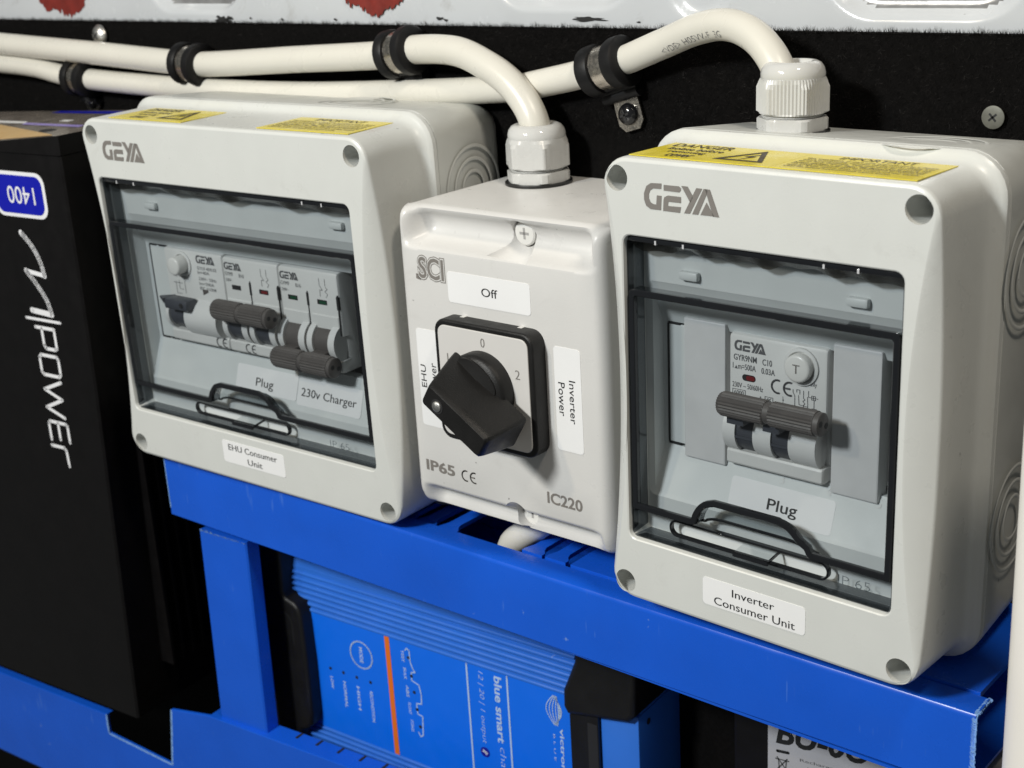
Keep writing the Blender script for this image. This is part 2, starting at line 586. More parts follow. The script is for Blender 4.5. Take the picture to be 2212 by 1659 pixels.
def sticker(parent, x0, x1, z0, z1, y, lines, r=1.0, name='sticker', fn=None, m='sticker', ink='ink', label=None):
    """rounded paper label with printed lines [(text, cx, cz, width, height, angle, bold)]"""
    b = B()
    pts = rrect(x0, x1, z0, z1, r, 4)
    if fn is None:
        b.prism(pts, y - 0.14, y + 0.02)
    else:
        f0 = [fn(p[0], p[1], 0.14) for p in pts]
        f1 = [fn(p[0], p[1], -0.02) for p in pts]
        b.loft([f0, f1])
        b.add(f0, [tuple(range(len(f0)))][::1])
    o = obj(name, b, m, parent, smooth=False)
    if label:
        o['label'] = label
    if lines:
        t = B()
        for ln in lines:
            txt, cx, cz, wd, ht, ang, bold = ln
            if fn is None:
                put_text(t, txt, cx, cz, y - 0.24, wd, ht, bold, 'C', ang)
            else:
                put_text(t, txt, cx, cz, 0, wd, ht, bold, 'C', ang, fn=lambda a, c: fn(a, c, 0.24))
        obj('lettering', t, ink, o, smooth=False)
    return o

# printed maker's mark of the grey boxes, traced as polygons; unit: 25.6 wide, 6.6 high
def logo_mark(b, x, z, wd, y, mi=0):
    k = wd / 455.0
    def q(px, py):
        base = 525 + (px - 200) * 0.123
        return (x + (px - 180) * k, y, z + (base - py) * k * 0.98)
    def poly(*pp):
        pts = [q(*p) for p in pp]
        ar = sum(pts[i - 1][0] * pts[i][2] - pts[i][0] * pts[i - 1][2] for i in range(len(pts)))
        if ar < 0:
            pts.reverse()
        b.add(pts, [tuple(range(len(pts)))], mi)
    def quadstrip(a, c):
        for i in range(len(a) - 1):
            poly(a[i], a[i + 1], c[i + 1], c[i])
    quadstrip([(292, 395), (225, 390), (197, 405), (182, 440), (182, 475), (195, 508), (222, 526), (287, 534)],
              [(290, 424), (240, 419), (222, 428), (213, 447), (213, 470), (222, 489), (240, 500), (258, 503)])
    quadstrip([(258, 503), (262, 455)], [(287, 534), (292, 459)])
    poly((305, 402), (398, 413), (410, 424), (410, 436), (400, 445), (305, 432))
    quadstrip([(410, 468), (330, 458), (308, 466), (303, 480), (300, 537)], [(410, 500), (338, 491), (334, 492), (332, 494), (331, 512)])
    poly((331, 512), (300, 537), (404, 550), (410, 520))
    poly((412, 411), (450, 416), (484, 470), (466, 500))
    poly((502, 425), (537, 430), (463, 556), (428, 552))
    poly((545, 431), (566, 434), (568, 450), (512, 562), (476, 558))
    poly((553, 432), (582, 436), (636, 578), (600, 573))
    poly((562, 500), (606, 572), (525, 563))

# ------------------------------------------------------------------ the setting: felt wall and painted van body
WALL_Y = 74.0
b = B()
b.box(-1400, 140, WALL_Y, WALL_Y + 5, -1300, 97.5)
carpet = obj('carpet_wall', b, 'carpet', smooth=False, kind='structure')
carpet['label'] = 'black felt lining board behind the boxes'
# short fibres standing on the felt, longer ones along its cut upper edge
b = B()
vs, fs = [], []
def blade(x, y, z, dx, dy, dz, wd):
    k = len(vs)
    a = rnd.uniform(0, 6.28)
    vs.extend([(x - wd * math.cos(a), y, z - wd * math.sin(a)), (x + wd * math.cos(a), y, z + wd * math.sin(a)), (x + dx, y + dy, z + dz)])
    fs.append((k, k + 1, k + 2))
for i in range(150000):
    x = rnd.uniform(-500, 75)
    if x < -200 and rnd.random() < 0.6:
        continue
    z = rnd.uniform(40, 97.2)
    if x > -140 and z < 62 and x < -20:
        z = rnd.uniform(60, 97.2)
    blade(x, WALL_Y + 0.1, z, rnd.gauss(0, 0.8), -rnd.uniform(0.3, 1.5), rnd.gauss(0.1, 0.8), 0.07)
for i in range(16000):
    x = rnd.uniform(-500, 75)
    clump = 0.5 + 0.5 * math.sin(x * 0.7) * math.sin(x * 0.23 + 1)
    blade(x, WALL_Y + rnd.uniform(-0.6, 1.2), 97.3, rnd.gauss(0, 0.7), -rnd.uniform(0.2, 1.2), rnd.uniform(0.3, 1.6 + 1.3 * clump), 0.08)
b.v, b.f, b.m = vs, fs, [0] * len(fs)
me = bpy.data.meshes.new('felt_pile')
me.from_pydata([(v[0] * S, v[1] * S, v[2] * S) for v in vs], [], fs)
me.materials.append(M['pile'])
me.materials.append(M['pile_light'])
me.polygons.foreach_set('material_index', [1 if (rnd.random() < 0.13 and rnd.random() < .4 + .6 * math.sin(vs[f[0]][0] * .9 + 3 * math.sin(vs[f[0]][2] * .7))) else 0 for f in fs])
o = bpy.data.objects.new('felt_pile', me)
COL.objects.link(o)
o.parent = carpet
o['kind'] = 'stuff'

# painted steel of the van body with pressed oval recesses
OV = [(-327, 34, 119.5, 18.5), (-123, 33, 120.5, 17.5), (10, 33, 119.0, 18.5), (-66, 13, 125, 26)]
def stadium(x, z, o):
    cx, hw, cz, hh = o
    r = min(hw, hh)
    dx = max(abs(x - cx) - (hw - r), 0)
    dz = max(abs(z - cz) - (hh - r), 0)
    return math.hypot(dx, dz) - r
b = B()
nx, nz = 460, 44
X0, X1, Z0, Z1 = -560.0, 130.0, 90.0, 134.0
vs, fs, mi = [], [], []
dep = []
for j in range(nz + 1):
    z = Z0 + (Z1 - Z0) * j / nz
    for i in range(nx + 1):
        x = X0 + (X1 - X0) * i / nx
        d = 0.0
        for k, o_ in enumerate(OV):
            s_ = stadium(x, z, o_)
            t = min(1, max(0, -s_ / 5.0))
            d = max(d, (5.0 if k < 3 else 2.0) * t * t * (3 - 2 * t))
            if k < 3 and 0 < s_ < 4:
                d = min(d, -0.5 * math.sin(math.pi * s_ / 4)) if d < 0.01 else d
        dep.append(d)
        vs.append((x, WALL_Y + 3.2 + d + 0.25 * math.sin(x * 0.02), z))
for j in range(nz):
    for i in range(nx):
        a = j * (nx + 1) + i
        fs.append((a, a + 1, a + nx + 2, a + nx + 1))
        x = X0 + (X1 - X0) * (i + .5) / nx
        z = Z0 + (Z1 - Z0) * (j + .5) / nz
        mi.append(1 if (dep[a] > 3.6 and min(stadium(x, z, q_) for q_ in OV[:3]) < -3) else 0)
b.v, b.f, b.m = vs, fs, mi
body = obj('van_body_panel', b, ['white_paint', 'bare_metal'], angle=60, kind='structure')
body['label'] = 'white painted van body steel with pressed ovals above the felt'
def ragged(b, cx, cz, rx, rz, y, n=60, rag=0.25, seed=1):
    q = random.Random(seed)
    pts = []
    ph = [q.uniform(0, 6.28) for _ in range(6)]
    for i in range(n):
        a = 2 * math.pi * i / n
        k = 1 + rag * sum(math.sin((3 + 2 * m_) * a + ph[m_]) / (1.5 + m_) for m_ in range(6)) * 0.5 + q.uniform(-rag, rag) * 0.5
        pts.append((cx + rx * k * math.cos(a), cz + rz * k * math.sin(a)))
    b.fill(pts, [], y)
for i, (cx, cz, rx, rz) in enumerate(((-427, 110, 22, 10.5), (-215, 110, 17, 8.5))):
    b = B()
    q = random.Random(31 + i)
    lo, up = [], []
    n = 90
    cur = 0.0
    for k in range(n + 1):
        u = -1 + 2 * k / n
        e_ = math.sqrt(max(0, 1 - u * u))
        if k % 3 == 0:
            cur = q.uniform(-.1, .16) * (1.5 if q.random() < .2 else 1)
        tip = cur + q.uniform(-.05, .05)
        lo.append((cx + rx * u + q.uniform(-.15, .15), cz - rz * (e_ * .88 + (tip if e_ > .15 else 0) + .12 * math.sin(u * 5 + i))))
        up.append((cx + rx * u, cz + rz * e_ + .1))
    b.fill(lo + up[::-1], [], WALL_Y + 2.7)
    obj('red_paint_mark', b, 'red_paint', body, smooth=False)
for i, (cx, cz, rx, rz) in enumerate(((-309, 98.7, 5.0, 1.3), (-304, 99.4, 2.2, 0.8), (-111, 100.4, 6.2, 0.8), (-181, 100.2, 1.8, 0.5), (-178, 99.6, .9, .4), (-290, 99.5, .6, .4), (-270, 99.2, .7, .4), (-238, 99.4, .8, .4), (-90, 99.6, .8, .3), (-225, 106, .3, 1.2))):
    b = B()
    ragged(b, cx, cz, rx, rz, WALL_Y + 2.8, 34, 0.5, 11 + i)
    obj('paint_chip', b, 'black_chip', body, smooth=False)

# ------------------------------------------------------------------ consumer units
def lid_outline(x0, x1, z0, z1, r):
    pts = []
    n = 7
    def arc(cx, cz, a0):
        for i in range(n + 1):
            a = math.radians(a0 + 90 * i / n)
            pts.append((cx + r * math.cos(a), cz + r * math.sin(a)))
    arc(x1 - r, z1 - r, 0)
    arc(x0 + r, z1 - r, 90)
    for i in range(1, 24):
        pts.append((x0, z1 - r + (z0 - z1 + 2 * r) * i / 24))
    arc(x0 + r, z0 + r, 180)
    arc(x1 - r, z0 + r, 270)
    for i in range(1, 24):
        pts.append((x1, z0 + r + (z1 - z0 - 2 * r) * i / 24))
    return pts

def knockout(b, o, ax, radii, h=0.05):
    """concentric moulded rings"""
    for r in radii:
        b.lathe([(r - 0.7, -0.10), (r - 0.3, h), (r + 0.2, h), (r + 0.6, -0.10)], 48, o, ax, cap=False)

def gland(root, x, y, z, ribbed, k=1.0):
    """hex body, clamping nut and rounded sealing dome standing on the box top"""
    b = B()
    b.lathe([(11.6 * k, 0), (12.0 * k, .1), (12.0 * k, .9), (11.4 * k, 1.1)], 40, (x, y, z))
    g = obj('cable_gland', b, 'gasket', root)
    def hexring(rr, h, rot=0.0, n=6, sub=6):
        out = []
        for i in range(n):
            a0 = rot + 2 * math.pi * i / n
            a1 = rot + 2 * math.pi * (i + 1) / n
            p0 = Vector((math.cos(a0), math.sin(a0))) * rr
            p1 = Vector((math.cos(a1), math.sin(a1))) * rr
            for m_ in range(sub):
                p = p0.lerp(p1, m_ / sub)
                out.append(p)
        return out
    b = B()
    rot = 0.35
    def H(rr, h, lim, wave=0.0):
        o_ = []
        for i, p in enumerate(hexring(rr * k, h, rot, 6, 20)):
            q = p.copy()
            if q.length > lim * k:
                q = q.normalized() * lim * k
            if wave and i % 2 == 0:
                q = q * (1 - wave / q.length)
            o_.append((x + q.x, y + q.y, z + h))
        return o_
    b.loft([H(11.9, 1.0, 10.7), H(11.9, 1.5, 11.3), H(11.9, 4.4, 11.4), H(11.9, 4.9, 10.7)], cap0=True, cap1=True)
    obj('hexagon_base', b, 'gland', g, angle=20)
    b = B()
    b.lathe([(q_ * k, h_) for q_, h_ in ((9.3, 4.7), (9.3, 5.0), (9.8, 5.3), (9.3, 5.6), (9.6, 5.9), (9.2, 6.3))], 32, (x, y, z))
    obj('thread', b, 'gland', g)
    b = B()
    wv = 0.36 if ribbed else 0.0
    b.loft([H(11.9, 6.0, 10.4), H(11.9, 6.5, 11.7, wv), H(11.9, 13.6, 11.7, wv), H(11.9, 15.0, 10.9, wv), H(11.9, 16.2, 10.25)], cap0=True, cap1=True)
    obj('clamping_nut', b, 'gland', g, angle=14 if not ribbed else 10)
    b = B()
    b.lathe([(q_ * k, h_) for q_, h_ in ((9.9, 15.6), (10.2, 16.6), (10.2, 17.6), (9.8, 19.0), (8.8, 20.3), (7.4, 20.9), (6.0, 20.8), (5.5, 20.2), (5.4, 17))], 40, (x, y, z))
    obj('sealing_dome', b, 'dome', g, angle=60)
    return g

def consumer_unit(fm, label, P):
    root = thing('consumer_unit', label, 'consumer unit', fm, group='grey consumer units on the felt wall')
    x0, x1, z0, z1 = P['lid']
    wx0, wx1, wz0, wz1 = P['win']
    hx, hz = P['hole']
    zc = (z0 + z1) / 2
    out = lid_outline(x0, x1, z0, z1, 8.5)
    def w_of(p):
        if abs(p[0] - x0) > 0.5 and abs(p[0] - x1) > 0.5:
            return 0.0
        return max(0.0, 1 - ((p[1] - zc) / (0.5 * (z1 - z0) - 7.5)) ** 2)
    W_ = [w_of(p) for p in out]
    # ring inset d; waist handled by moving x only
    def ring(d, y, wi=0.0, wy=0.0):
        o_ = offset(out, d) if abs(d) > 1e-6 else out
        r_ = []
        for p, q in zip(o_, W_):
            sx = 1 if p[0] < (x0 + x1) / 2 else -1
            r_.append((p[0] + sx * wi * q, y + wy * q, p[1]))
        return r_
    b = B()
    r0 = ring(1.3, 0, 5.9)
    rings = [r0, ring(0.95, 0.08, 5.5, 0.3), ring(0.35, 0.45, 0.35, 5.0), ring(0.1, 0.95, 0.05, 5.2), ring(0, 1.6, 0, 5.3),
             ring(-0.1, 12), ring(-0.2, 24.5), ring(-0.6, 26.6), ring(-1.5, 28.0), ring(-2.6, 28.8), ring(-P['step'], 29.3), ring(-P['step'] - .45, 29.9), ring(-P['step'] - .6, 31.4)]
    b.loft(rings)
    win = rrect(wx0, wx1, wz0, wz1, 2.6, 4)
    win2 = offset(win, 0.6)
    holes = [circ(sx * hx, P['hc'] + sz * hz, 3.8) for sx in (-1, 1) for sz in (-1, 1)]
    front = [(p[0], p[2]) for p in r0]
    b.fill(front, [offset(win, -0.5)] + holes, 0.0)
    b.loft([[(p[0], 0, p[1]) for p in offset(win, -0.5)][::-1], [(p[0], .3, p[1]) for p in offset(win, -0.1)][::-1], [(p[0], 1.0, p[1]) for p in win][::-1], [(p[0], 9.5, p[1]) for p in win2][::-1]])
    for h in holes:
        b.wall(h, 0, 17)
        b.fill(h, [], 17)
    obj('lid', b, 'grey_plastic', root, angle=28)
    # box behind the lid, with draft towards the wall
    b = B()
    st = P['step']
    dt = P['draft']
    b.loft([ring(-st - .15, 31.55), ring(-st - .6, 32.0), ring(-st - .55, 33.2), ring(-st + dt * 0.9, 66), ring(-st + dt + 1.6, 70.5), ring(-st + dt + 4.5, 73.3), ring(-st + dt + 8, 73.8)], cap1=True)
    base = obj('base_box', b, 'base_plastic', root, angle=28)
    for (o_, ax, radii) in P['knock']:
        b = B()
        knockout(b, o_, ax, radii)
        obj('knockout_rings', b, 'base_plastic', base, angle=50)
    # inner panel: rim, sloping walls, module opening
    cx0, cx1, cz0, cz1 = P['cut']
    b = B()
    def rr(xa, xb, za, zb, y, r):
        return [(p[0], y, p[1]) for p in rrect(xa, xb, za, zb, r, 4)]
    b.loft([rr(wx0 - 0.3, wx1 + 0.3, wz0 - 0.3, wz1 + 0.3, 9.2, 1.0), rr(wx0 + 1.0, wx1 - 1.0, wz0 + 11.6, 32.0, 9.8, 2.0),
            rr(wx0 + 1.6, wx1 - 1.6, wz0 + 12.2, 31.2, 10.3, 2.0), rr(wx0 + 2.4, wx1 - 2.4, wz0 + 12.8, 29.4, 10.8, 2.0),
            rr(cx0 - 1.2, cx1 + 1.2, cz0 - 1.2, cz1 + 1.4, 15.4, 1.2), rr(cx0, cx1, cz0, cz1, 16.0, 0.8), rr(cx0, cx1, cz0, cz1, 20, 0.8)])
    inner = obj('inner_panel', b, 'inner_plastic', root, angle=25)
    b = B()
    b.loft([rr(cx0, cx1, cz0, cz1, 20.02, 0.8), rr(cx0, cx1, cz0, cz1, 60, 0.8)], cap1=True)
    obj('module_cavity', b, 'dark', inner)
    for px, pz in P['pegs']:
        b = B()
        b.rbox(px - 3.3, px + 3.3, 7.6, 9.9, pz - 1.4, pz + 1.4, 0.8, 2)
        obj('peg', b, 'inner_plastic', inner)
    # hinged smoky cover
    ya, yb = 0.9, 5.4
    ax0, ax1, az0, az1 = P['arch']
    lz0, lz1 = P['raised']
    e = 0.8
    prof = [(wx1 - e, lz0), (wx1 - e, lz1), (wx0 + e, lz1), (wx0 + e, lz0), (ax0 - 1.2, lz0)]
    arcL = [(ax0 + 0.4, lz0 + 0.6), (ax0 + 1.0, lz0 + 2.6), (ax0 + 2.2, az1 - 3.0), (ax0 + 4.2, az1 - 1.0), (ax0 + 7.0, az1)]
    arcR = [(ax1 - 10.0, az1), (ax1 - 6.6, az1 - 1.2), (ax1 - 3.4, az1 - 4.2), (ax1 - 1.2, lz0 + 2.4), (ax1 - 0.2, lz0 + 0.5), (ax1 + 1.2, lz0)]
    def smooth(pts):
        return [(p.x, p.y) for p in spline([Vector((q[0], q[1], 0)) for q in pts], 0.9)]
    notch = smooth(prof[4:] + arcL) + smooth(arcR)
    def rounded(x, z, sx, sz, r=1.6):
        return [(x + sx * r * (1 - math.cos(t)), z + sz * r * (1 - math.sin(t))) for t in (math.radians(a) for a in (0, 22, 45, 68, 90))]
    tr = rounded(wx1 - e, lz1, -1, -1)
    tl = rounded(wx0 + e, lz1, 1, -1)[::-1]
    poly = [(wx1 - e, lz0)] + tr + tl + [(wx0 + e, lz0)] + notch
    # orientation to counter-clockwise
    if sum(poly[i - 1][0] * poly[i][1] - poly[i][0] * poly[i - 1][1] for i in range(len(poly))) < 0:
        poly.reverse()
    inn = offset(poly, 2.0)
    b = B()
    b.fill(inn, [], ya + 0.15)
    cover = obj('window_cover', b, 'tint', root, smooth=False)
    cover['label'] = 'smoky see-through hinged cover with arched finger grip'
    b = B()
    b.ring_plate(poly, inn, ya, ya + 1.3)
    obj('cover_edge', b, 'edge', cover, angle=30)
    b = B()
    b.wall(poly, ya + 1.3, yb, 0, False)
    obj('cover_side', b, 'tint_dark', cover, angle=30)
    # recessed sheet around the raised part, with the long finger slot
    sx0, sx1, sz0, sz1 = P['slot']
    slot = rrect(sx0, sx1, sz0, sz1, (sz1 - sz0) / 2 * 0.98, 6)
    full = rrect(wx0 + .2, wx1 - .2, wz0 + .2, wz1 - .2, 2.3, 4)
    b = B()
    b.fill(full, [offset(poly, 0.0), slot], yb)
    obj('recessed_sheet', b, 'tint', cover, smooth=False)
    b = B()
    lowslot = [p for p in slot]
    b.ring_plate(offset(slot, -0.5), offset(slot, 0.2), yb - 0.5, yb + 1.2)
    obj('slot_rim', b, 'edge', cover)
    # grip: second, deeper edge of the finger arch
    b = B()
    inset = [(p[0], p[1]) for p in notch]
    deep = [Vector((p[0] * 0.985 + 0.015 * (ax0 + ax1) / 2, 5.9, lz0 + (p[1] - lz0) * 0.22)) for p in inset]
    b.tube(deep, 0.45, 8)
    obj('grip_edge', b, 'edge', cover)
    b = B()
    k = len(inset)
    b.add([(p[0], ya + 1.3, p[1]) for p in inset] + [tuple(v) for v in deep], [(i, i + 1, k + i + 1, k + i) for i in range(k - 1)])
    obj('grip_wall', b, 'tint_clear', cover, angle=60)
    # small latch tab standing in the slot
    tx = P['tab']
    b = B()
    b.box(tx - 2.6, tx + 9.2, .9, 1.6, wz0 + 3.5, wz0 + 4.7)
    tab = obj('latch_tab', b, 'edge', cover, smooth=False)
    b = B()
    b.add([(tx - 2.6, 1.6, wz0 + 4.6), (tx + 9.2, 1.6, wz0 + 4.6), (tx + 9.2, 8, wz0 + 5.6), (tx - 2.6, 8, wz0 + 5.6)], [(0, 1, 2, 3)])
    obj('tab_plate', b, 'tint_clear', tab, smooth=False)
    b = B()
    b.loft([[(tx + 8.7, 1.6, wz0 + 3.9), (tx + 9.2, 1.6, wz0 + 3.9), (tx + 9.2, 1.6, wz0 + 4.65), (tx + 8.7, 1.6, wz0 + 4.65)], [(tx + 8.7, 8, wz0 + 4.9), (tx + 9.2, 8, wz0 + 4.9), (tx + 9.2, 8, wz0 + 5.65), (tx + 8.7, 8, wz0 + 5.65)]])
    obj('tab_edge', b, 'edge', tab, smooth=False)
    # hinge bar along the top with bright ribs
    b = B()
    b.rbox(wx0 + .7, wx1 - .7, 1.3, 6.5, wz1 - 2.0, wz1 - 0.25, 0.5, 2)
    hb = obj('hinge_bar', b, 'edge', cover)
    b = B()
    n_ = 40
    top_, bot_ = [], []
    for k in range(n_ + 1):
        x = wx0 + .8 + (wx1 - wx0 - 1.6) * k / n_
        top_.append((x, 2.4, wz1 - 2.0))
        bot_.append((x, 5.2, wz1 - 4.6 - .9 * math.sin(k * .55) * math.sin(k * .17 + .6) - .5 * math.sin(k * 1.3)))
    b.loft([top_, bot_], closed=False)
    obj('hinge_reflection', b, 'tint_brown', cover, angle=60)  # added strip: warm reflection below the hinge put into its brown tint
    for hx_ in P['ribs']:
        b = B()
        b.box(hx_ - .3, hx_ + .3, 1.05, 3.0, wz1 - 2.1, wz1 - 0.9)
        obj('hinge_rib', b, 'edge_light', hb, smooth=False)
    # side walls of the cover, tinted dark to stand in for the shaded gap
    for xa, xb in ((wx0 + .25, wx0 + .75), (wx1 - .75, wx1 - .25)):
        b = B()
        b.box(xa, xb, 1.6, 9.0, wz0 + 1.0, wz1 - 2.0)
        obj('cover_side_wall', b, 'tint_side', cover, smooth=False)
    b = B()
    b.box(wx0 + .9, wx1 - .9, 1.6, 8.8, wz0 + .3, wz0 + .7)
    obj('cover_bottom_wall', b, 'tint_side', cover, smooth=False)
    # moulded rating on the lower sheet
    t = B()
    put_text(t, 'IP 65', P['ip'], wz0 + 2.6, yb - 0.15, 10.0, 2.7, -0.012)
    obj('moulded_lettering', t, 'tint_side', cover, smooth=False)
    t = B()
    logo_mark(t, P['logo'][0], P['logo'][1], 25.4, -0.1)
    obj('printed_mark', t, 'grey_ink', root, smooth=False)
    return root

yellow_body = ['This installation, or part of it, is protected by a device', 'which automatically switches off the power supply if an', 'earth fault develops. Test quarterly by pressing the',
               "button marked 'T' or 'Test'. The device should switch off", 'the supply and should then be switched on to restore the', 'supply. If the device does not switch off the supply', 'when the button is pressed seek expert advice.']

def top_sticker(root, xa, xb, z, danger, ya=2.6, yb=25.9):
    """yellow warning label lying on the lid's top, read from the front"""
    fn = lambda a, c, h: (a, c, z + h)
    b = B()
    b.box(xa, xb, ya, yb, z - 0.05, z + 0.18)
    o = obj('warning_sticker', b, 'yellow', root, smooth=False)
    t = B()
    f2 = lambda a, c: (a, c, z + 0.28)
    wd = xb - xa
    if danger:
        put_text(t, 'DANGER', xa + wd * .06, yb - 6.4, wd=wd * .44, ht=4.6, bold=0.01, fn=f2)
        for i, s_ in enumerate(('Isolate before', 'removing', 'cover')):
            put_text(t, s_, xa + wd * (.10 if i == 0 else .16 if i == 1 else .22), yb - 11.3 - 4.9 * i, wd=wd * (.40, .27, .19)[i], ht=3.6, bold=0.012, fn=f2)
        tri = [(xa + wd * .55, ya + 4.0), (xa + wd * .90, ya + 4.0), (xa + wd * .725, yb - 3.0)]
        tin = offset(tri, 1.5)
        for i in range(3):
            j = (i + 1) % 3
            t.add([f2(*tri[i]), f2(*tri[j]), f2(*tin[j]), f2(*tin[i])], [(0, 1, 2, 3)])
        cx, cy = xa + wd * .725, ya + 10.0
        bolt = [(1.6, 5.2), (-1.5, 0.2), (0.4, 0.2), (-1.0, -4.6), (2.0, 1.4), (0.2, 1.4), (2.6, 5.2)]
        t.add([f2(cx + p[0], cy + p[1]) for p in bolt], [(0, 1, 2, 5, 6), (2, 3, 4, 5)])
    else:
        put_text(t, 'IMPORTANT', xa + wd * .25, yb - 5.4, wd=wd * .52, ht=3.4, bold=0.0, fn=f2)
        for i, s_ in enumerate(yellow_body):
            put_text(t, s_, xa + wd * .05, yb - 8.4 - 2.05 * i, wd=wd * (.90 if i < 6 else .74), ht=1.75, bold=0.012, fn=f2)
    obj('lettering', t, 'brown_ink', o, smooth=False)
    return o

def slope_fn(zt, yt, zb, yb_):
    """surface point on the sloping floor under the modules; h lifts it off"""
    d = Vector((yb_ - yt, zb - zt)).normalized()
    nrm = Vector((-1.0, 0))
    n2 = Vector((d.y, -d.x))
    if n2.x > 0:
        n2 = -n2
    def fn(a, c, h=0.0):
        y = yt + (yb_ - yt) * (c - zt) / (zb - zt)
        return (a, y + n2.x * h, c + n2.y * h)
    return fn

PR = dict(lid=(-51.9, 52.4, -69.0, 70.0), win=(-44.9, 43.4, -48.3, 47.4), hole=(46.6, 63.8), hc=0.0, step=3.3, draft=2.6,
          cut=(-41.0, 40.0, -21.2, 18.3), pegs=((-27.7, 35.4), (26.3, 35.4)), arch=(-21.2, 17.1, -39.0, -31.0), raised=(-38.8, 31.2),
          slot=(-32.8, 21.2, -46.0, -41.4), tab=-5, ribs=(-34.1, -24.5, 20.1, 30.1), ip=24.6, logo=(-37.0, 55.8),
          knock=[((29, 42, 73.0), (0, 0.055, 1), (6.5, 10.5, 14.5)), ((56.6, 45, 40), (1, 0.055, 0), (6.5, 11, 15.5)), ((56.6, 46, -32), (1, 0.055, 0), (6.5, 11, 15.5))])
PL = dict(lid=(-78.2, 78.2, -70.7, 72.0), win=(-71.6, 67.6, -50.3, 48.5), hole=(71.5, 65.5), hc=0.0, step=3.3, draft=2.6,
          cut=(-67.0, 63.0, -22.3, 18.4), pegs=((-52, 36.6), (52, 38)), arch=(-22.4, 16.5, -39.4, -32.0), raised=(-39.6, 30.6),
          slot=(-37.5, 16.8, -47.6, -43.2), tab=-8.5, ribs=(-61.4, -50.8, 43.7, 53.4), ip=39.5, logo=(-65.5, 56.0),
          knock=[((81.4, 51, 45), (1, 0.055, 0), (6.5, 11, 15.5)), ((81.4, 51, -25), (1, 0.055, 0), (6.5, 11, 15.5)), ((30, 47, 75.1), (0, 0.055, 1), (6.5, 10.5, 14.5))])
unit_r = consumer_unit(FR_R, 'narrow grey consumer unit with one breaker and Inverter Consumer Unit sticker', PR)
unit_l = consumer_unit(FR_L, 'wide grey consumer unit with several breakers and EHU Consumer Unit sticker', PL)

sticker(unit_r, -17.4, 17.6, -62.5, -53.6, 0, [('Inverter', 0.2, -57.6, 14.4, 2.5, 0, 0.0), ('Consumer Unit', 0.5, -61.7, 27.6, 2.6, 0, 0.0)], 1.2)
sticker(unit_l, -17.6, 18.2, -63.2, -53.8, 0, [('EHU Consumer', 0.1, -57.6, 28.2, 2.6, 0, 0.0), ('Unit', 0.9, -62.2, 8.4, 2.6, 0, 0.0)], 1.2)
fr_ = slope_fn(-22.4, 15.4, -35.5, 10.9)
sticker(unit_r, -16.2, 18.6, -35.2, -25.6, 0, [('Plug', 2.0, -33.6, 10.0, 4.2, 0, 0.008)], 1.0, fn=fr_)
fl_ = slope_fn(-23.5, 15.4, -37.0, 10.9)
sticker(unit_l, -18.6, 16.4, -35.6, -26.0, 0, [('Plug', -2.0, -34.2, 10.0, 4.2, 0, 0.0)], 1.0, fn=fl_)
sticker(unit_l, 16.8, 51.0, -36.6, -26.4, 0, [('230v Charger', 33.6, -34.0, 29.5, 4.0, 0, 0.0)], 1.0, fn=fl_)
top_sticker(unit_r, -44.0, 2.2, 70.2, True)
top_sticker(unit_r, 2.3, 44.5, 70.2, False)
top_sticker(unit_l, -62.0, -18.5, 72.2, True)
top_sticker(unit_l, 23.0, 68.5, 72.2, False)
gland(unit_r, -17.5, 47, 71.9, True, 0.92)
# numbers moulded under the modules of the narrow unit
t = B()
for n_, x in (('3', -0.5), ('4', 15.0), ('5', 30.5)):
    put_text(t, n_, x, -24.6, wd=1.6, ht=2.4, bold=-0.01, fn=lambda a, c: fr_(a, c, 0.12))
obj('moulded_numbers', t, 'drum', unit_r, smooth=False)
# slits of the break-out strip beside the left blanking plate
def strip(root, xa, xb, za, zb, y):
    b = B()
    b.rbox(xa, xb, y, y + 1.2, za, zb, 0.3, 1)
    s_ = obj('break_out_strip', b, 'inner_plastic', root)
    b = B()
    for (u0, u1) in ((xa - .2, xa + 4.2), (xa + 5.8, xb)):
        b.box(u0, u1, y - 0.03, y + .5, zb - .1, zb + .6)
        b.box(u0, u1, y - 0.03, y + .5, za - .6, za + .1)
    b.box(xa - .5, xa, y - .02, y + .5, za, zb)
    obj('slit', b, 'dark', s_, smooth=False)
strip(unit_r, -40.4, -33.0, -20.4, 17.6, 15.9)
strip(unit_l, -66.4, -56.6, -21.6, 17.7, 15.9)

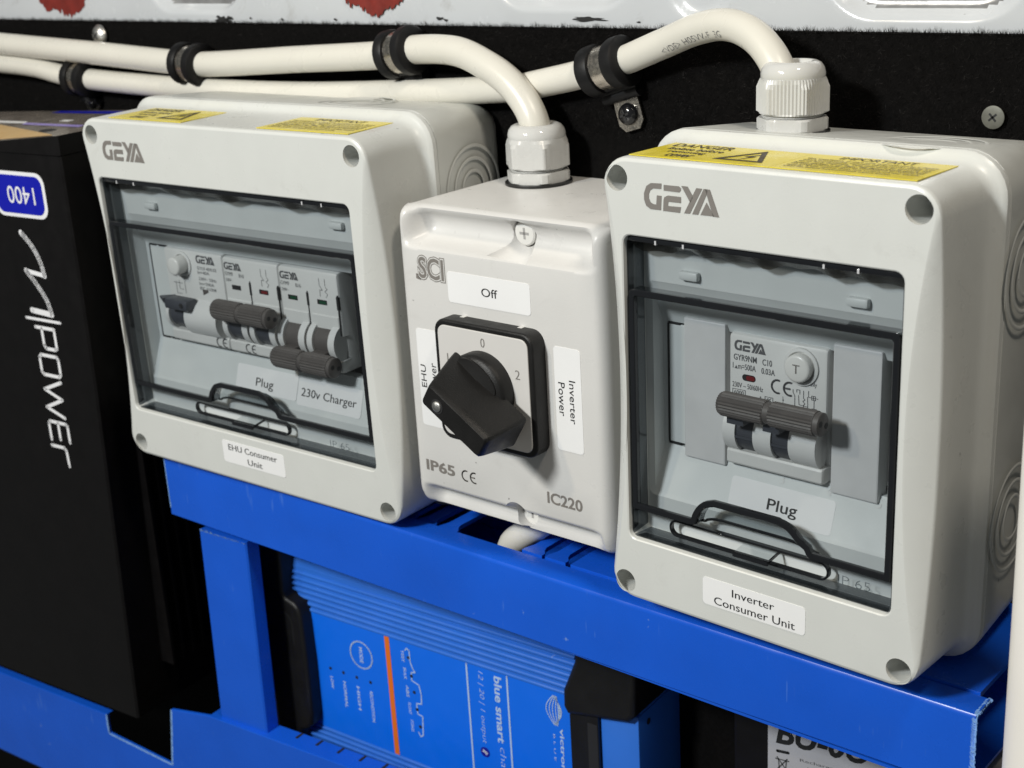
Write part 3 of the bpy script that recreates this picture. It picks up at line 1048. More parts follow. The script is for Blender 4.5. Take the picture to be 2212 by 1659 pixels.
# ------------------------------------------------------------------ modules behind the covers
def toggle_bar(root, x0, x1, y, z, r=3.9):
    """ribbed handle bar over two poles with a groove in its middle"""
    xm = (x0 + x1) / 2
    def sect(x, rr, ribs=True, sq=1.0):
        out = []
        n = 48
        for i in range(n):
            a = 2 * math.pi * i / n
            k = rr * (1 - (0.09 if (ribs and i % 2) else 0))
            out.append((x, y + k * 0.92 * math.cos(a), z + k * math.sin(a) * sq))
        return out
    b = B()
    b.loft([sect(x0, r * .45, False), sect(x0 + .5, r * .85), sect(x0 + 1.6, r), sect(xm - 1.4, r), sect(xm - 1.1, r * .9, False)], cap0=True, cap1=True)
    bar = obj('toggle_bar', b, 'toggle', root, angle=12)
    b = B()
    b.loft([sect(xm - 1.3, r * .86, False), sect(xm + 1.0, r * .86, False)])
    b.loft([sect(xm + .8, r * .95, False), sect(xm + 1.0, r), sect(x1 - 2.2, r), sect(x1 - 1.9, r * .97, False)], cap0=True, cap1=True)
    obj('bar_sleeve', b, 'toggle', bar, angle=12)
    b = B()
    b.loft([sect(x1 - 2.0, r * .92, False), sect(x1 - .3, r * .92, False), sect(x1, r * .8, False)], cap1=True)
    obj('bar_end', b, 'toggle', bar, angle=40)
    for (dy, dz) in ((-1.5, .6), (1.5, -.6)):
        b = B()
        b.lathe([(0.9, 0), (0.9, .06)], 16, (x1, y + dy, z + dz), (1, 0, 0))
        obj('bar_hole', b, 'dark', bar)
    return bar

def drum_seg(b, x0, x1, yc, zc, r, a0=-75, a1=75, mi=0):
    ring0, ring1 = [], []
    n = 14
    for i in range(n + 1):
        a = math.radians(a0 + (a1 - a0) * i / n)
        ring0.append((x0, yc - r * math.cos(a), zc + r * math.sin(a)))
        ring1.append((x1, yc - r * math.cos(a), zc + r * math.sin(a)))
    b.loft([ring0, ring1], closed=False, mi=mi)
    b.add([(x0, yc, zc)] + ring0, [(0, i + 1, i + 2) for i in range(n)], mi)
    b.add([(x1, yc, zc)] + ring1, [(0, i + 2, i + 1) for i in range(n)], mi)

def module_body(root, x0, x1, y, zt, zm, zl, zb, name='body'):
    """profile in y,z swept across the width: label face, recess for the toggles, stepped foot"""
    prof = [(24, zt), (y + 1.2, zt), (y + .35, zt - .35), (y, zt - 1.2), (y, zm), (y + 2.5, zm - .3), (y + 2.5, zl), (y - 1.2, zl - .2), (y - 1.6, zl - .8), (y - 1.6, zb + .6), (y - 1.2, zb), (24, zb)]
    b = B()
    def rg(x, ins):
        return [(x, min(24, p[0] + ins), p[1] - (ins if i < 3 else 0)) for i, p in enumerate(prof)]
    b.loft([rg(x0, .9), rg(x0 + .35, .25), rg(x0 + .9, 0), rg(x1 - .9, 0), rg(x1 - .35, .25), rg(x1, .9)][::-1], cap0=True, cap1=True)
    return obj(name, b, 'breaker', root, angle=30)

def test_button(root, x, y, z, h=2.6, tilt=(0, -1, 0), r=4.2):
    b = B()
    b.lathe([(r + 1.5, 0), (r + 1.4, .7), (r + .5, .9), (r + .2, 0.2)], 32, (x, y + .1, z), tilt)
    s_ = obj('test_button', b, 'breaker', root, angle=50)
    b = B()
    b.lathe([(r, 0), (r, h - .6), (r - .3, h - .15), (r - .9, h), (0.1, h + .15)], 32, (x, y, z), tilt)
    obj('button_cap', b, 'button', s_, angle=50)
    return s_

# the single breaker of the narrow unit
rc = thing('residual_current_breaker', 'two pole breaker with white test button between blank plates in narrow unit', 'circuit breaker', FR_R)
X0, X1, Y = -17.6, 14.8, 14.0
module_body(rc, X0, X1, Y, 18.9, -5.2, -16.3, -21.0)
b = B()
drum_seg(b, -17.3, -13.0, 17.5, -10.2, 7.6)
drum_seg(b, -6.9, -0.9, 17.5, -10.2, 7.6)
drum_seg(b, 4.9, 13.6, 17.5, -10.2, 7.6)
obj('drum_guard', b, 'drum', rc, angle=30)
for xa, xb in ((-12.9, -7.0), (-0.8, 4.8)):
    b = B()
    drum_seg(b, xa, xb, 17.5, -10.2, 6.9)
    b.box(xa + .2, xb - .2, 5.5, 13.5, -5.6, -1.2)
    tg = obj('toggle', b, 'navy_toggle', rc, angle=30)
    b = B()
    b.box(xa, xb, 10.1, 11.4, -11.6, -10.8)
    obj('toggle_rib', b, 'navy_toggle', tg, smooth=False)
toggle_bar(rc, -14.6, 19.2, 4.6, 0.6, 3.7)
tb = test_button(rc, 6.6, Y, 12.6, 3.0, r=4.1)
t = B()
put_text(t, 'T', 6.6, 11.4, Y - 3.25, 2.2, 2.6, 0, 'C')
obj('lettering', t, 'grey_ink', tb, smooth=False)
b = B()
b.prism(rrect(-13.0, -8.4, 5.0, 7.0, 1.0, 4), Y - .05, Y + .1)
fl = obj('indicator_window', b, 'dark', rc, smooth=False)
b = B()
b.prism(rrect(-11.6, -8.7, 5.3, 6.7, 0.6, 3), Y - .1, Y + .1)
obj('red_flag', b, 'red', fl, smooth=False)
t = B()
yy = Y - .1
logo_mark(t, -15.7, 13.9, 10.6, yy)
put_text(t, 'GYR9NM', -15.9, 10.9, yy, 7.8, 1.9, 0.012)
put_text(t, 'C10', -6.2, 10.8, yy, 3.2, 1.9, 0.012)
put_text(t, 'I   m=500A', -16.2, 8.3, yy, 7.8, 1.8, 0.004)
t.add([(-15.6, yy, 8.3), (-14.5, yy, 8.3), (-15.05, yy, 9.3)], [(0, 1, 2)])
put_text(t, '0.03A', -6.5, 8.2, yy, 4.5, 1.8, 0.012)
put_text(t, '230V ~ 50/60Hz', -16.3, 2.6, yy, 10.4, 1.6, 0.004)
put_text(t, '6000', -15.7, 0.5, yy, 3.3, 1.2, 0.006)
for q_ in (((-16.2, 0.1), (-11.9, 0.1)), ((-16.2, 2.0), (-11.9, 2.0)), ((-16.2, 0.1), (-16.2, 2.0)), ((-11.9, 0.1), (-11.9, 2.0)), ((-5.2, -0.2), (-2.6, -0.2)), ((-5.2, 1.5), (-2.6, 1.5)), ((-5.2, -0.2), (-5.2, 1.5)), ((-2.6, -0.2), (-2.6, 1.5)), ((-4.9, .2), (-4.2, 1.1)), ((-4.2, 1.1), (-2.9, 0.1)), ((-4.6, .1), (-3.2, 1.2))):
    t.ribbon(q_, 0.18, yy)
put_text(t, 'A', -7.2, 0.0, yy, 1.0, 1.3, 0.004)
put_text(t, 'IEC/EN 61009-1', -16.6, -1.7, yy, 9.6, 1.5, 0.004)
put_text(t, '0.1s', -5.4, -1.8, yy, 3.0, 1.5, 0.004)
put_text(t, 'Test Monthly', 3.4, 7.0, yy, 8.2, 1.7, 0.002)
def ce_mark(b, x, z, h, y, wd):
    """the two-letter conformity mark drawn as arcs"""
    r = h / 2
    c1 = [(x + r + r * math.cos(math.radians(a)), z + r + r * math.sin(math.radians(a))) for a in range(75, 286, 15)]
    b.ribbon(c1, wd, y)
    x2 = x + h * 1.02
    c2 = [(x2 + r + r * math.cos(math.radians(a)), z + r + r * math.sin(math.radians(a))) for a in range(75, 286, 15)]
    b.ribbon(c2, wd, y)
    b.ribbon([(x2 + .1, z + r), (x2 + r * 1.0, z + r)], wd, y)
ce_mark(t, -3.0, 3.3, 3.9, yy, .62)
for q_ in (((4.0, 5.4), (4.0, 4.6), (4.6, 3.6), (4.6, 0.0), (7.2, -0.4)), ((5.2, 4.8), (5.2, 5.6), (6.2, 5.6), (6.2, 4.4)), ((7.4, 5.6), (7.4, 3.6)), ((7.4, 3.4), (7.9, 3.0), (7.2, 2.4), (7.9, 1.8), (7.4, 1.3), (7.4, -1.5)), ((9.0, 5.8), (9.0, 4.2)), ((8.7, 3.9), (8.9, -1.5)), ((5.8, 4.0), (6.0, 1.2), (8.8, 1.0)), ((10.0, 4.6), (11.2, 4.6), (11.2, 3.4), (10.0, 3.4), (10.0, 4.6)), ((10.6, 4.6), (10.6, 3.4)), ((9.0, 4.0), (12.0, 4.0)), ((10.8, 3.4), (10.8, 0.8)), ((10.2, 0.8), (11.6, 0.8), (11.6, -.2), (10.2, -.2), (9.8, .3), (10.2, .8)), ((7.0, .6), (9.6, .5))):
    t.ribbon(q_, 0.2, yy)
t.ribbon([(0.7, 2.6), (0.9, -2.4)], .12, yy)
for zz in (1.4, -.6):
    t.add([(0.5, yy, zz), (1.1, yy, zz), (0.8, yy, zz + .6)], [(0, 1, 2)])
obj('lettering', t, 'dark_grey_ink', rc, smooth=False)

for (xa, xb, lab) in ((-33.6, -18.9, 'plain blank plate by the break-out strip of narrow unit'), (16.4, 31.2, 'plain blank plate in narrow unit, on the test button side of the breaker')):
    b = B()
    b.prism(rrect(xa, xb, -23.3, 21.0, 0.3, 1), 14.0, 19.0, 0.5, 2)
    b.rbox(xa + .6, xb - .6, 16, 30, -20.4, 17.6, 0.5, 1)
    tag(obj('blanking_plate', b, 'blank', angle=40, fm=FR_R), lab, 'blank plate', 'blank plates in narrow unit')

# modules of the wide unit
rcd = thing('residual_current_switch', 'wide residual current switch with white test button in wide unit', 'circuit breaker', FR_L)
module_body(rcd, -55.4, -20.2, 14.0, 18.4, -6.4, -15.6, -20.2)
test_button(rcd, -44.0, 14.0, 12.4, 5.4, r=3.7)
b = B()
drum_seg(b, -54.8, -53.0, 17.0, -9.4, 7.0)
drum_seg(b, -42.0, -22.6, 17.0, -9.4, 8.2)
obj('drum_guard', b, 'drum', rcd, angle=30)
b = B()
drum_seg(b, -53.0, -42.0, 17.0, -9.4, 6.0)
b.rbox(-50.8, -36.5, 6.6, 13.0, -5.4, -0.8, 1.2, 2)
b.loft([[(-50.5, 6.6, -3), (-50.5, 13, -5), (-50.5, 13, -1), (-50.5, 6.6, -1)], [(-54.5, 8.0, -1.2), (-54.5, 9.2, -1.6), (-54.5, 9.2, -.8), (-54.5, 8.0, -.8)]], cap0=True, cap1=True)
obj('toggle', b, 'navy_toggle', rcd, angle=30)
b = B()
b.lathe([(1.0, 0), (1.0, .3)], 16, (-39.5, 6.5, -2.8), (0, -1, 0))
obj('toggle_hole', b, 'dark', rcd)
t = B()
yy = 13.9
logo_mark(t, -35.6, 13.6, 11.2, yy)
for k, (x, z, wd) in enumerate(((-35.4, 11.0, 11.5), (-35.4, 9.2, 7.0), (-35.2, 6.6, 10.6), (-35.2, 4.6, 8.8), (-35.2, 2.6, 9.8))):
    put_text(t, ('GYL9 40/0.03', 'In=40A', '230V~ 50Hz', 'Im=500A', 'IEC 61008')[k], x, z, yy, wd, 1.3, 0.0)
put_text(t, 'Test Monthly', -51.5, 6.2, yy, 8.5, 1.4, 0)
for q_ in (((-50, 4.6), (-50, -.5), (-47, -.5)), ((-48, 5.0), (-48, 1.5), (-45.6, 1.5)), ((-44.5, 5.4), (-44.5, 0)), ((-51.6, 4.0), (-46.0, 4.0))):
    t.ribbon(q_, .2, yy)
ce_mark(t, -27.4, -19.6, 3.6, 12.3, .55)
obj('lettering', t, 'dark_grey_ink', rcd, smooth=False)
b = B()
b.add([(-33.8, 13.88, 2.9), (-33.8, 13.88, 0.4), (-30.4, 13.88, 1.9), (-30.4, 13.88, 2.9)], [(0, 1, 2, 3)])
obj('indicator_window', b, 'toggle', rcd, smooth=False)

def mini_breaker(label, x0, up, flags):
    e = thing('miniature_circuit_breaker', label, 'circuit breaker', FR_L, group='two pole breakers in the wide unit')
    x1 = x0 + 31.4
    module_body(e, x0, x1, 14.0, 18.0, -6.2, -15.4, -20.2)
    yy = 13.9
    for k in range(2):
        xa = x0 + 15.7 * k
        b = B()
        b.rbox(xa + .9, xa + 14.9, 13.5, 14.6, -5.6, 1.2, .3, 1)
        obj('label_holder', b, 'breaker', e)
        b = B()
        b.box(xa + 4.4, xa + 9.4, 13.82, 14.3, 5.2, 7.0)
        fl = obj('indicator_window', b, 'dark', e, smooth=False)
        b = B()
        b.box(xa + 5.6, xa + 9.0, 13.76, 14.2, 5.5, 6.6)
        obj('indicator_flag', b, flags[k], fl, smooth=False)
        b = B()
        drum_seg(b, xa + .5, xa + 3.3, 17.2, -9.4, 7.6)
        drum_seg(b, xa + 11.6, xa + 14.9, 17.2, -9.4, 7.6)
        obj('drum_guard', b, 'drum', e, angle=30)
        b = B()
        drum_seg(b, xa + 3.3, xa + 11.6, 17.2, -9.4, 6.6)
        zt = -2.0 if up else -15.5
        b.box(xa + 4, xa + 10.8, 7.5, 13.5, min(zt, -8) if not up else -6.5, zt if up else -12)
        obj('toggle', b, 'toggle' if not up else 'navy_toggle', e, angle=30)
        b = B()
        b.box(xa + 14.95, xa + 15.35, 13.75, 15, -6, 9.6)
        b.box(xa + 14.5, xa + 15.6, 13.8, 15, 4.0, 9.0)
        obj('slot', b, 'dark', e, smooth=False)
    toggle_bar(e, x0 + 1.2, x0 + 33.8, 6.4, -1.2 if up else -15.8, 4.2)
    t = B()
    logo_mark(t, x0 + .9, 13.0, 10.0, yy)
    put_text(t, 'GYM9', x0 + 1.0, 10.6, yy, 4.6, 1.5, 0)
    put_text(t, 'B10' if up else 'B16', x0 + 9.2, 10.4, yy, 2.8, 1.5, 0)
    put_text(t, '230V~', x0 + 1.2, 8.2, yy, 3.8, 1.2, 0)
    xx = x0 + 22
    for q_ in (((xx, 15.2), (xx, 12.6), (xx + 1.4, 10.8), (xx, 10.8), (xx, 8.4)), ((xx + 3, 15.2), (xx + 3, 12.6)), ((xx + 3, 12.2), (xx + 4, 11.4), (xx + 2.6, 10.4), (xx + 4, 9.4), (xx + 3, 8.2))):
        t.ribbon(q_, .2, yy)
    if up:
        ce_mark(t, x0 + 9.8, -19.6, 3.4, 12.3, .5)
    obj('lettering', t, 'dark_grey_ink', e, smooth=False)
    return e
mini_breaker('two pole breaker switched up in the wide unit, above the Plug sticker', -19.8, True, ('dark', 'red'))
mini_breaker('two pole breaker switched down in the wide unit, above the Charger sticker', 12.0, False, ('green', 'green'))

# ------------------------------------------------------------------ rotary changeover switch between the units
sw = thing('rotary_switch', 'warm white changeover switch box with black turn handle between the consumer units', 'switch')
XL, XR = -144.2, -57.5
FY, ZT, ZB = 8.0, 46.0, -63.2
def sw_profile(x, ins):
    """front outline (y,z) from the back of the top to the back of the bottom; scoops fade out at both ends"""
    u = min((x - XL), (XR - x))
    k = min(1, max(0, (u - 2.5) / 7.5))
    k = k * k * (3 - 2 * k)
    def pt(z, plain, scoop):
        return (plain + (scoop - plain) * k + ins, z)
    P_ = [(73.8, ZT - .8 * ins), (15.5, ZT - .8 * ins)]
    P_ += [pt(ZT - .35, 12.6, 14.0), pt(ZT - 1.1, 10.6, 13.2), pt(ZT - 2.1, 9.2, 13.6), pt(42.8, 8.5, 15.3), pt(41.2, 8.2, 16.9), pt(39.4, 8.0, 17.8), pt(37.6, 8.0, 17.8), pt(36.0, 8.0, 16.8), pt(34.8, 8.0, 15.0), pt(33.8, 8.0, 12.6), pt(33.0, 8.0, 10.2), pt(32.4, 8.0, 8.7), pt(31.9, 8.0, 8.1), pt(31.2, 8.0, 8.0)]
    P_ += [(FY + ins, z) for z in (20, 5, -10, -25, -40)]
    P_ += [pt(-53.2, 8.0, 8.0), pt(-54.0, 8.0, 8.25), pt(-54.6, 8.0, 9.0), pt(-55.4, 8.0, 10.8), pt(-56.4, 8.1, 12.6), pt(-57.6, 8.3, 13.7), pt(-58.8, 8.8, 14.0), pt(-60.2, 9.4, 13.6), pt(-61.4, 10.2, 12.8), pt(-62.5, 11.6, 12.6)]
    P_ += [(15.5, ZB + .8 * ins), (73.8, ZB + .8 * ins)]
    return P_
st = [(0, 5.0), (.25, 3.4), (.9, 1.9), (1.9, .75), (3.2, .15), (4.2, 0)] + [(4.2 + i * 1.1, 0) for i in range(1, 8)] + [(16, 0), (24, 0)]
xs = [(XL + d, i) for d, i in st] + [(-100.8, 0)] + [(XR - d, i) for d, i in st[::-1]]
b = B()
rings = [[(x, p[0], p[1]) for p in sw_profile(x, ins)] for x, ins in xs]
b.loft(rings[::-1], closed=True)
for rg_ in (rings[0], rings[-1]):
    b.add(rg_, [tuple(range(len(rg_)))] if rg_ is rings[-1] else [tuple(range(len(rg_) - 1, -1, -1))])
housing = obj('housing', b, 'switch_plastic', sw, angle=42)
# cover screws in their slanting wells, top and bottom
def sw_screw(x, y, z, tilt, name='cover_screw'):
    b = B()
    b.lathe([(4.2, -1.5), (4.2, .3), (3.7, .8), (0.1, .9)], 28, (x, y, z), tilt)
    s_ = obj(name, b, 'button', sw, angle=40)
    b = B()
    ax = Vector(tilt).normalized()
    u = Vector((1, 0, 0))
    v = ax.cross(u).normalized()
    o_ = Vector((x, y, z)) + ax * 0.92
    for d1, d2 in ((u, v), (v, u)):
        q = [o_ + d1 * 1.9 + d2 * .45, o_ - d1 * 1.9 + d2 * .45, o_ - d1 * 1.9 - d2 * .45, o_ + d1 * 1.9 - d2 * .45]
        b.add([tuple(p) for p in q], [(0, 1, 2, 3)])
    obj('cross_slot', b, 'cross', s_, smooth=False)
sw_screw(-94.8, 18.0, 39.4, (0.0, -1.0, -0.05))
sw_screw(-97.0, 17.0, -58.8, (0, -1.0, 0.0))
# wells cut into the housing around both screws
def cut(target, cutter_b):
    c = obj('cutter', cutter_b, 'switch_plastic', smooth=False)
    for me_ in (c.data, target.data):
        bm_ = bmesh.new()
        bm_.from_mesh(me_)
        bmesh.ops.recalc_face_normals(bm_, faces=bm_.faces)
        bm_.to_mesh(me_)
        bm_.free()
    m_ = target.modifiers.new('cut', 'BOOLEAN')
    m_.operation = 'DIFFERENCE'
    m_.solver = 'EXACT'
    m_.object = c
    bpy.context.view_layer.update()
    me_ = bpy.data.meshes.new_from_object(target.evaluated_get(bpy.context.evaluated_depsgraph_get()))
    target.modifiers.clear()
    target.data = me_
    cm_ = c.data
    bpy.data.objects.remove(c)
    bpy.data.meshes.remove(cm_)
    me_.polygons.foreach_set('use_smooth', [True] * len(me_.polygons))
    me_.set_sharp_from_angle(angle=math.radians(42))
b = B()
b.lathe([(4.7, 0), (4.7, 1.4), (7.4, 6.5), (9.6, 12)], 48, (-94.8, 19.0, 39.6), (-0.09, -1, -0.30))
cut(housing, b)
b = B()
b.lathe([(4.4, 0), (4.4, 1.4), (5.0, 6.5), (6.6, 12)], 48, (-97.0, 16.6, -58.6), (-0.05, -1, 0.1))
cut(housing, b)
gland(sw, -122.5, 59.5, 45.9, False)
# square black bezel with its printed plate
BC = (-102.2, -9.9)
b = B()
b.prism(rrect(BC[0] - 21.2, BC[0] + 21.2, BC[1] - 21.2, BC[1] + 21.2, 4.6, 6), 1.7, 8.2, 0.8, 3)
bez = obj('bezel', b, 'black_plastic', sw, angle=40)
for x in (-12.4, 12.4):
    b = B()
    b.box(BC[0] + x - .9, BC[0] + x + .9, 6.3, 7.9, BC[1] + 21.15, BC[1] + 21.3)
    obj('bezel_notch', b, 'switch_plastic', bez, smooth=False)
b = B()
b.prism(rrect(BC[0] - 19.3, BC[0] + 19.3, BC[1] - 19.3, BC[1] + 19.3, 3.0, 5), 1.35, 2.5, 0.25, 2)
dial = obj('dial_plate', b, 'plate', sw)
t = B()
put_text(t, '0', -101.6, 4.3, 1.2, 1.7, 3.1, -0.012, 'C')
put_text(t, '1', -117.5, -3.2, 1.2, None, 3.1, -0.012, 'C')
put_text(t, '2', -87.4, -4.2, 1.2, 1.9, 3.1, -0.012, 'C')
obj('lettering', t, 'grey_ink', dial, smooth=False)
# turn handle: low round base, dome and slanting grip
b = B()
b.lathe([(12.9, 0), (12.9, 4.0), (12.5, 5.0), (11.7, 5.7), (10.2, 6.2), (7, 6.8), (0.1, 7.0)], 56, (BC[0], 1.4, BC[1]), (0, -1, 0))
knob = obj('turn_handle', b, 'black_plastic', sw, angle=50)
b = B()
tx_, nz_ = Vector((0.85, -0.527)), Vector((0.527, 0.85))
def kp(a, c, y):
    p = Vector(BC) + tx_ * a + nz_ * c
    return (p.x, y, p.y)
def krect(a0, a1, c0, c1, y, r, mid=0.0):
    return [kp(p[0], p[1], y) for p in rrect(a0, a1, c0, c1, r, 3)]
b.loft([krect(-13.8, 20.8, -6.6, 6.6, -2.5, 1.5), krect(-13.0, 20.8, -6.3, 6.3, -5.0, 1.5), krect(-8.2, 20.4, -4.6, 4.6, -17.5, 1.4), krect(-7.4, 20.2, -4.2, 4.2, -19.4, 1.3), krect(-6.8, 19.6, -3.5, 3.5, -20.3, 1.2)][::-1], cap0=True, cap1=True)
obj('grip', b, 'black_plastic', knob, angle=32)
b = B()
arc_ = [kp(7.4 * math.cos(math.radians(a)) * 1.2 - 1, 6.2 + 4.6 * math.sin(math.radians(a)), -5.1) for a in range(0, 181, 12)]
b.loft([[(p[0], -3.8, p[2]) for p in arc_], arc_], closed=False)
b.add([kp(-1, 6.2, -5.6)] + arc_, [(0, i + 1, i + 2) for i in range(len(arc_) - 1)])
obj('raised_crescent', b, 'black_plastic', knob, angle=50)
b = B()
b.lathe([(2.5, -.6), (2.5, .12), (2.1, .12), (2.1, -.6)], 24, kp(-1.0, -.3, -20.3), (0, -1, 0), cap=False)
b.lathe([(2.2, .05), (2.2, .08)], 24, kp(-1.0, -.3, -20.3), (0, -1, 0))
rec = obj('screw_recess', b, 'dark', knob)
b = B()
b.lathe([(1.85, .05), (1.75, .45), (1.0, .85), (.1, .95)], 20, kp(-1.0, -.3, -20.3), (0, -1, 0))
obj('handle_screw', b, 'chrome', rec)
# paper stickers and printed marks on the switch box
sticker(sw, -121.4, -86.0, 15.4, 25.9, FY, [('Off', -103.1, 19.2, 6.9, 2.9, 0, 0.0)], 1.2)
sticker(sw, -138.0, -127.6, -31.4, 3.9, FY, [('EHU', -134.6, -13.2, 8.2, 2.4, 90, 0.0), ('Power', -129.6, -13.4, 11.2, 2.9, 90, 0.0)], 1.2)
sticker(sw, -77.6, -67.0, -28.2, 6.9, FY, [('Inverter', -71.8, -11.0, 14.6, 2.5, -90, 0.0), ('Power', -76.2, -10.6, 11.4, 2.6, -90, 0.0)], 1.2)
t = B()
put_text(t, 'IP65', -138.1, -48.7, FY - .1, 13.6, 4.2, 0.03)
put_text(t, 'IC220', -83.2, -48.6, FY - .1, 14.6, 4.2, 0.022)
ce_mark(t, -121.2, -49.0, 3.8, FY - .1, .55)
obj('lettering', t, 'grey_ink', sw, smooth=False)
for k, (off, m_, yy) in enumerate(((0.085, 'grey_ink', .06), (0.055, 'switch_plastic', .10), (0.018, 'grey_ink', .14))):
    t = B()
    vs_, fs_ = text_geo('SCI', 0, 0, None, None, off)
    sx, sz = 17.0 / 1.98, 7.6 / 0.75
    t.add([(-134.2 + (v[0] - off) * sx * 1.0, FY - yy, 22.3 + v[1] * sz) for v in vs_], fs_)
    if k == 0:
        t.add([(-135.8, FY - yy, 21.6), (-133.6, FY - yy, 21.2), (-133.6, FY - yy, 23.2), (-135.8, FY - yy, 23.4)], [(0, 1, 2, 3)])
    obj('printed_mark', t, m_, sw, smooth=False)

# ------------------------------------------------------------------ cables and clamps on the wall
R_C = 5.0
path1 = spline([(-560, 66, 90.5), (-471.7, 66, 86.9), (-392.9, 66, 84.1), (-329.4, 66, 81.4), (-307.6, 66, 81.2), (-251.3, 66, 84.6), (-202.4, 66, 87.4), (-182.5, 65.5, 90.0), (-161.5, 64, 89.9), (-144.6, 62, 85.0), (-134.2, 61, 79.6), (-126.8, 60.2, 72.8), (-122.9, 59.6, 65.5), (-122.4, 59.5, 56)])
b = B()
b.tube(path1, R_C + .35, 20)
tag(obj('power_cable', b, 'cable', angle=80), 'white cable bending down into the gland of the rotary switch box', 'cable', 'white cables clipped along the felt wall')
path2 = spline([(-560, 67.5, 79), (-478.2, 68, 77), (-445, 68, 75.6), (-409.6, 68, 71.8), (-329.1, 68, 70), (-255.8, 68, 70.5), (-190.9, 68, 73.5), (-143.7, 68.2, 76.6), (-126.4, 68.2, 79.2), (-97.9, 67.5, 85.5), (-73.5, 65.5, 93.8), (-57.0, 61, 99.2), (-43.6, 57, 101.2), (-32.0, 53, 98.8), (-23.4, 49.6, 93.0), (-18.8, 47.4, 86.0), (-17.6, 47, 78)])
b = B()
b.tube(path2, R_C - .1, 20)
c2 = tag(obj('power_cable', b, 'cable', angle=80), 'white cable arching up and down into the gland of the narrow unit', 'cable', 'white cables clipped along the felt wall')
# printed cable marking wrapped on the sheath
t = B()
fr2 = frames(path2)
cum = [0]
for i in range(1, len(path2)):
    cum.append(cum[-1] + (path2[i] - path2[i - 1]).length)
i0 = min(range(len(path2)), key=lambda i: (path2[i] - Vector((-69.5, 65, 95))).length)
def on_cable(u, v):
    s_ = cum[i0] + u
    i = max(0, min(len(cum) - 2, next((k for k in range(len(cum) - 1) if cum[k + 1] > s_), len(cum) - 2)))
    f = (s_ - cum[i]) / (cum[i + 1] - cum[i])
    p = path2[i].lerp(path2[i + 1], f)
    tt = (path2[i + 1] - path2[i]).normalized()
    side = Vector((0.25, -1, -0.1))
    side = (side - tt * side.dot(tt)).normalized()
    up = side.cross(tt).normalized()
    if up.z < 0:
        up = -up
    ph = v / R_C - 0.42
    q = p + (side * math.cos(ph) + up * math.sin(ph)) * (R_C + 0.02)
    return tuple(q)
put_text(t, '<VDE>', 0, -1.1, wd=9.6, ht=2.3, bold=-0.015, fn=on_cable)
put_text(t, 'H05VV-F', 11.4, -1.1, wd=13.6, ht=2.3, bold=-0.015, fn=on_cable)
put_text(t, '3G', 27.4, -1.1, wd=3.6, ht=2.3, bold=-0.015, fn=on_cable)
obj('lettering', t, 'dark_grey_ink', c2, smooth=False)
# short white cable dropping from the switch box into the trunking
b = B()
b.tube(spline([(-92, 40, -59), (-101, 33, -66), (-107, 29.5, -71.6), (-113, 28, -76.4), (-119, 29, -82.5), (-123, 31, -97)]), 5.2, 20)
tag(obj('power_cable', b, 'cable', angle=80), 'short white cable dropping from the rotary switch box into blue trunking', 'cable')

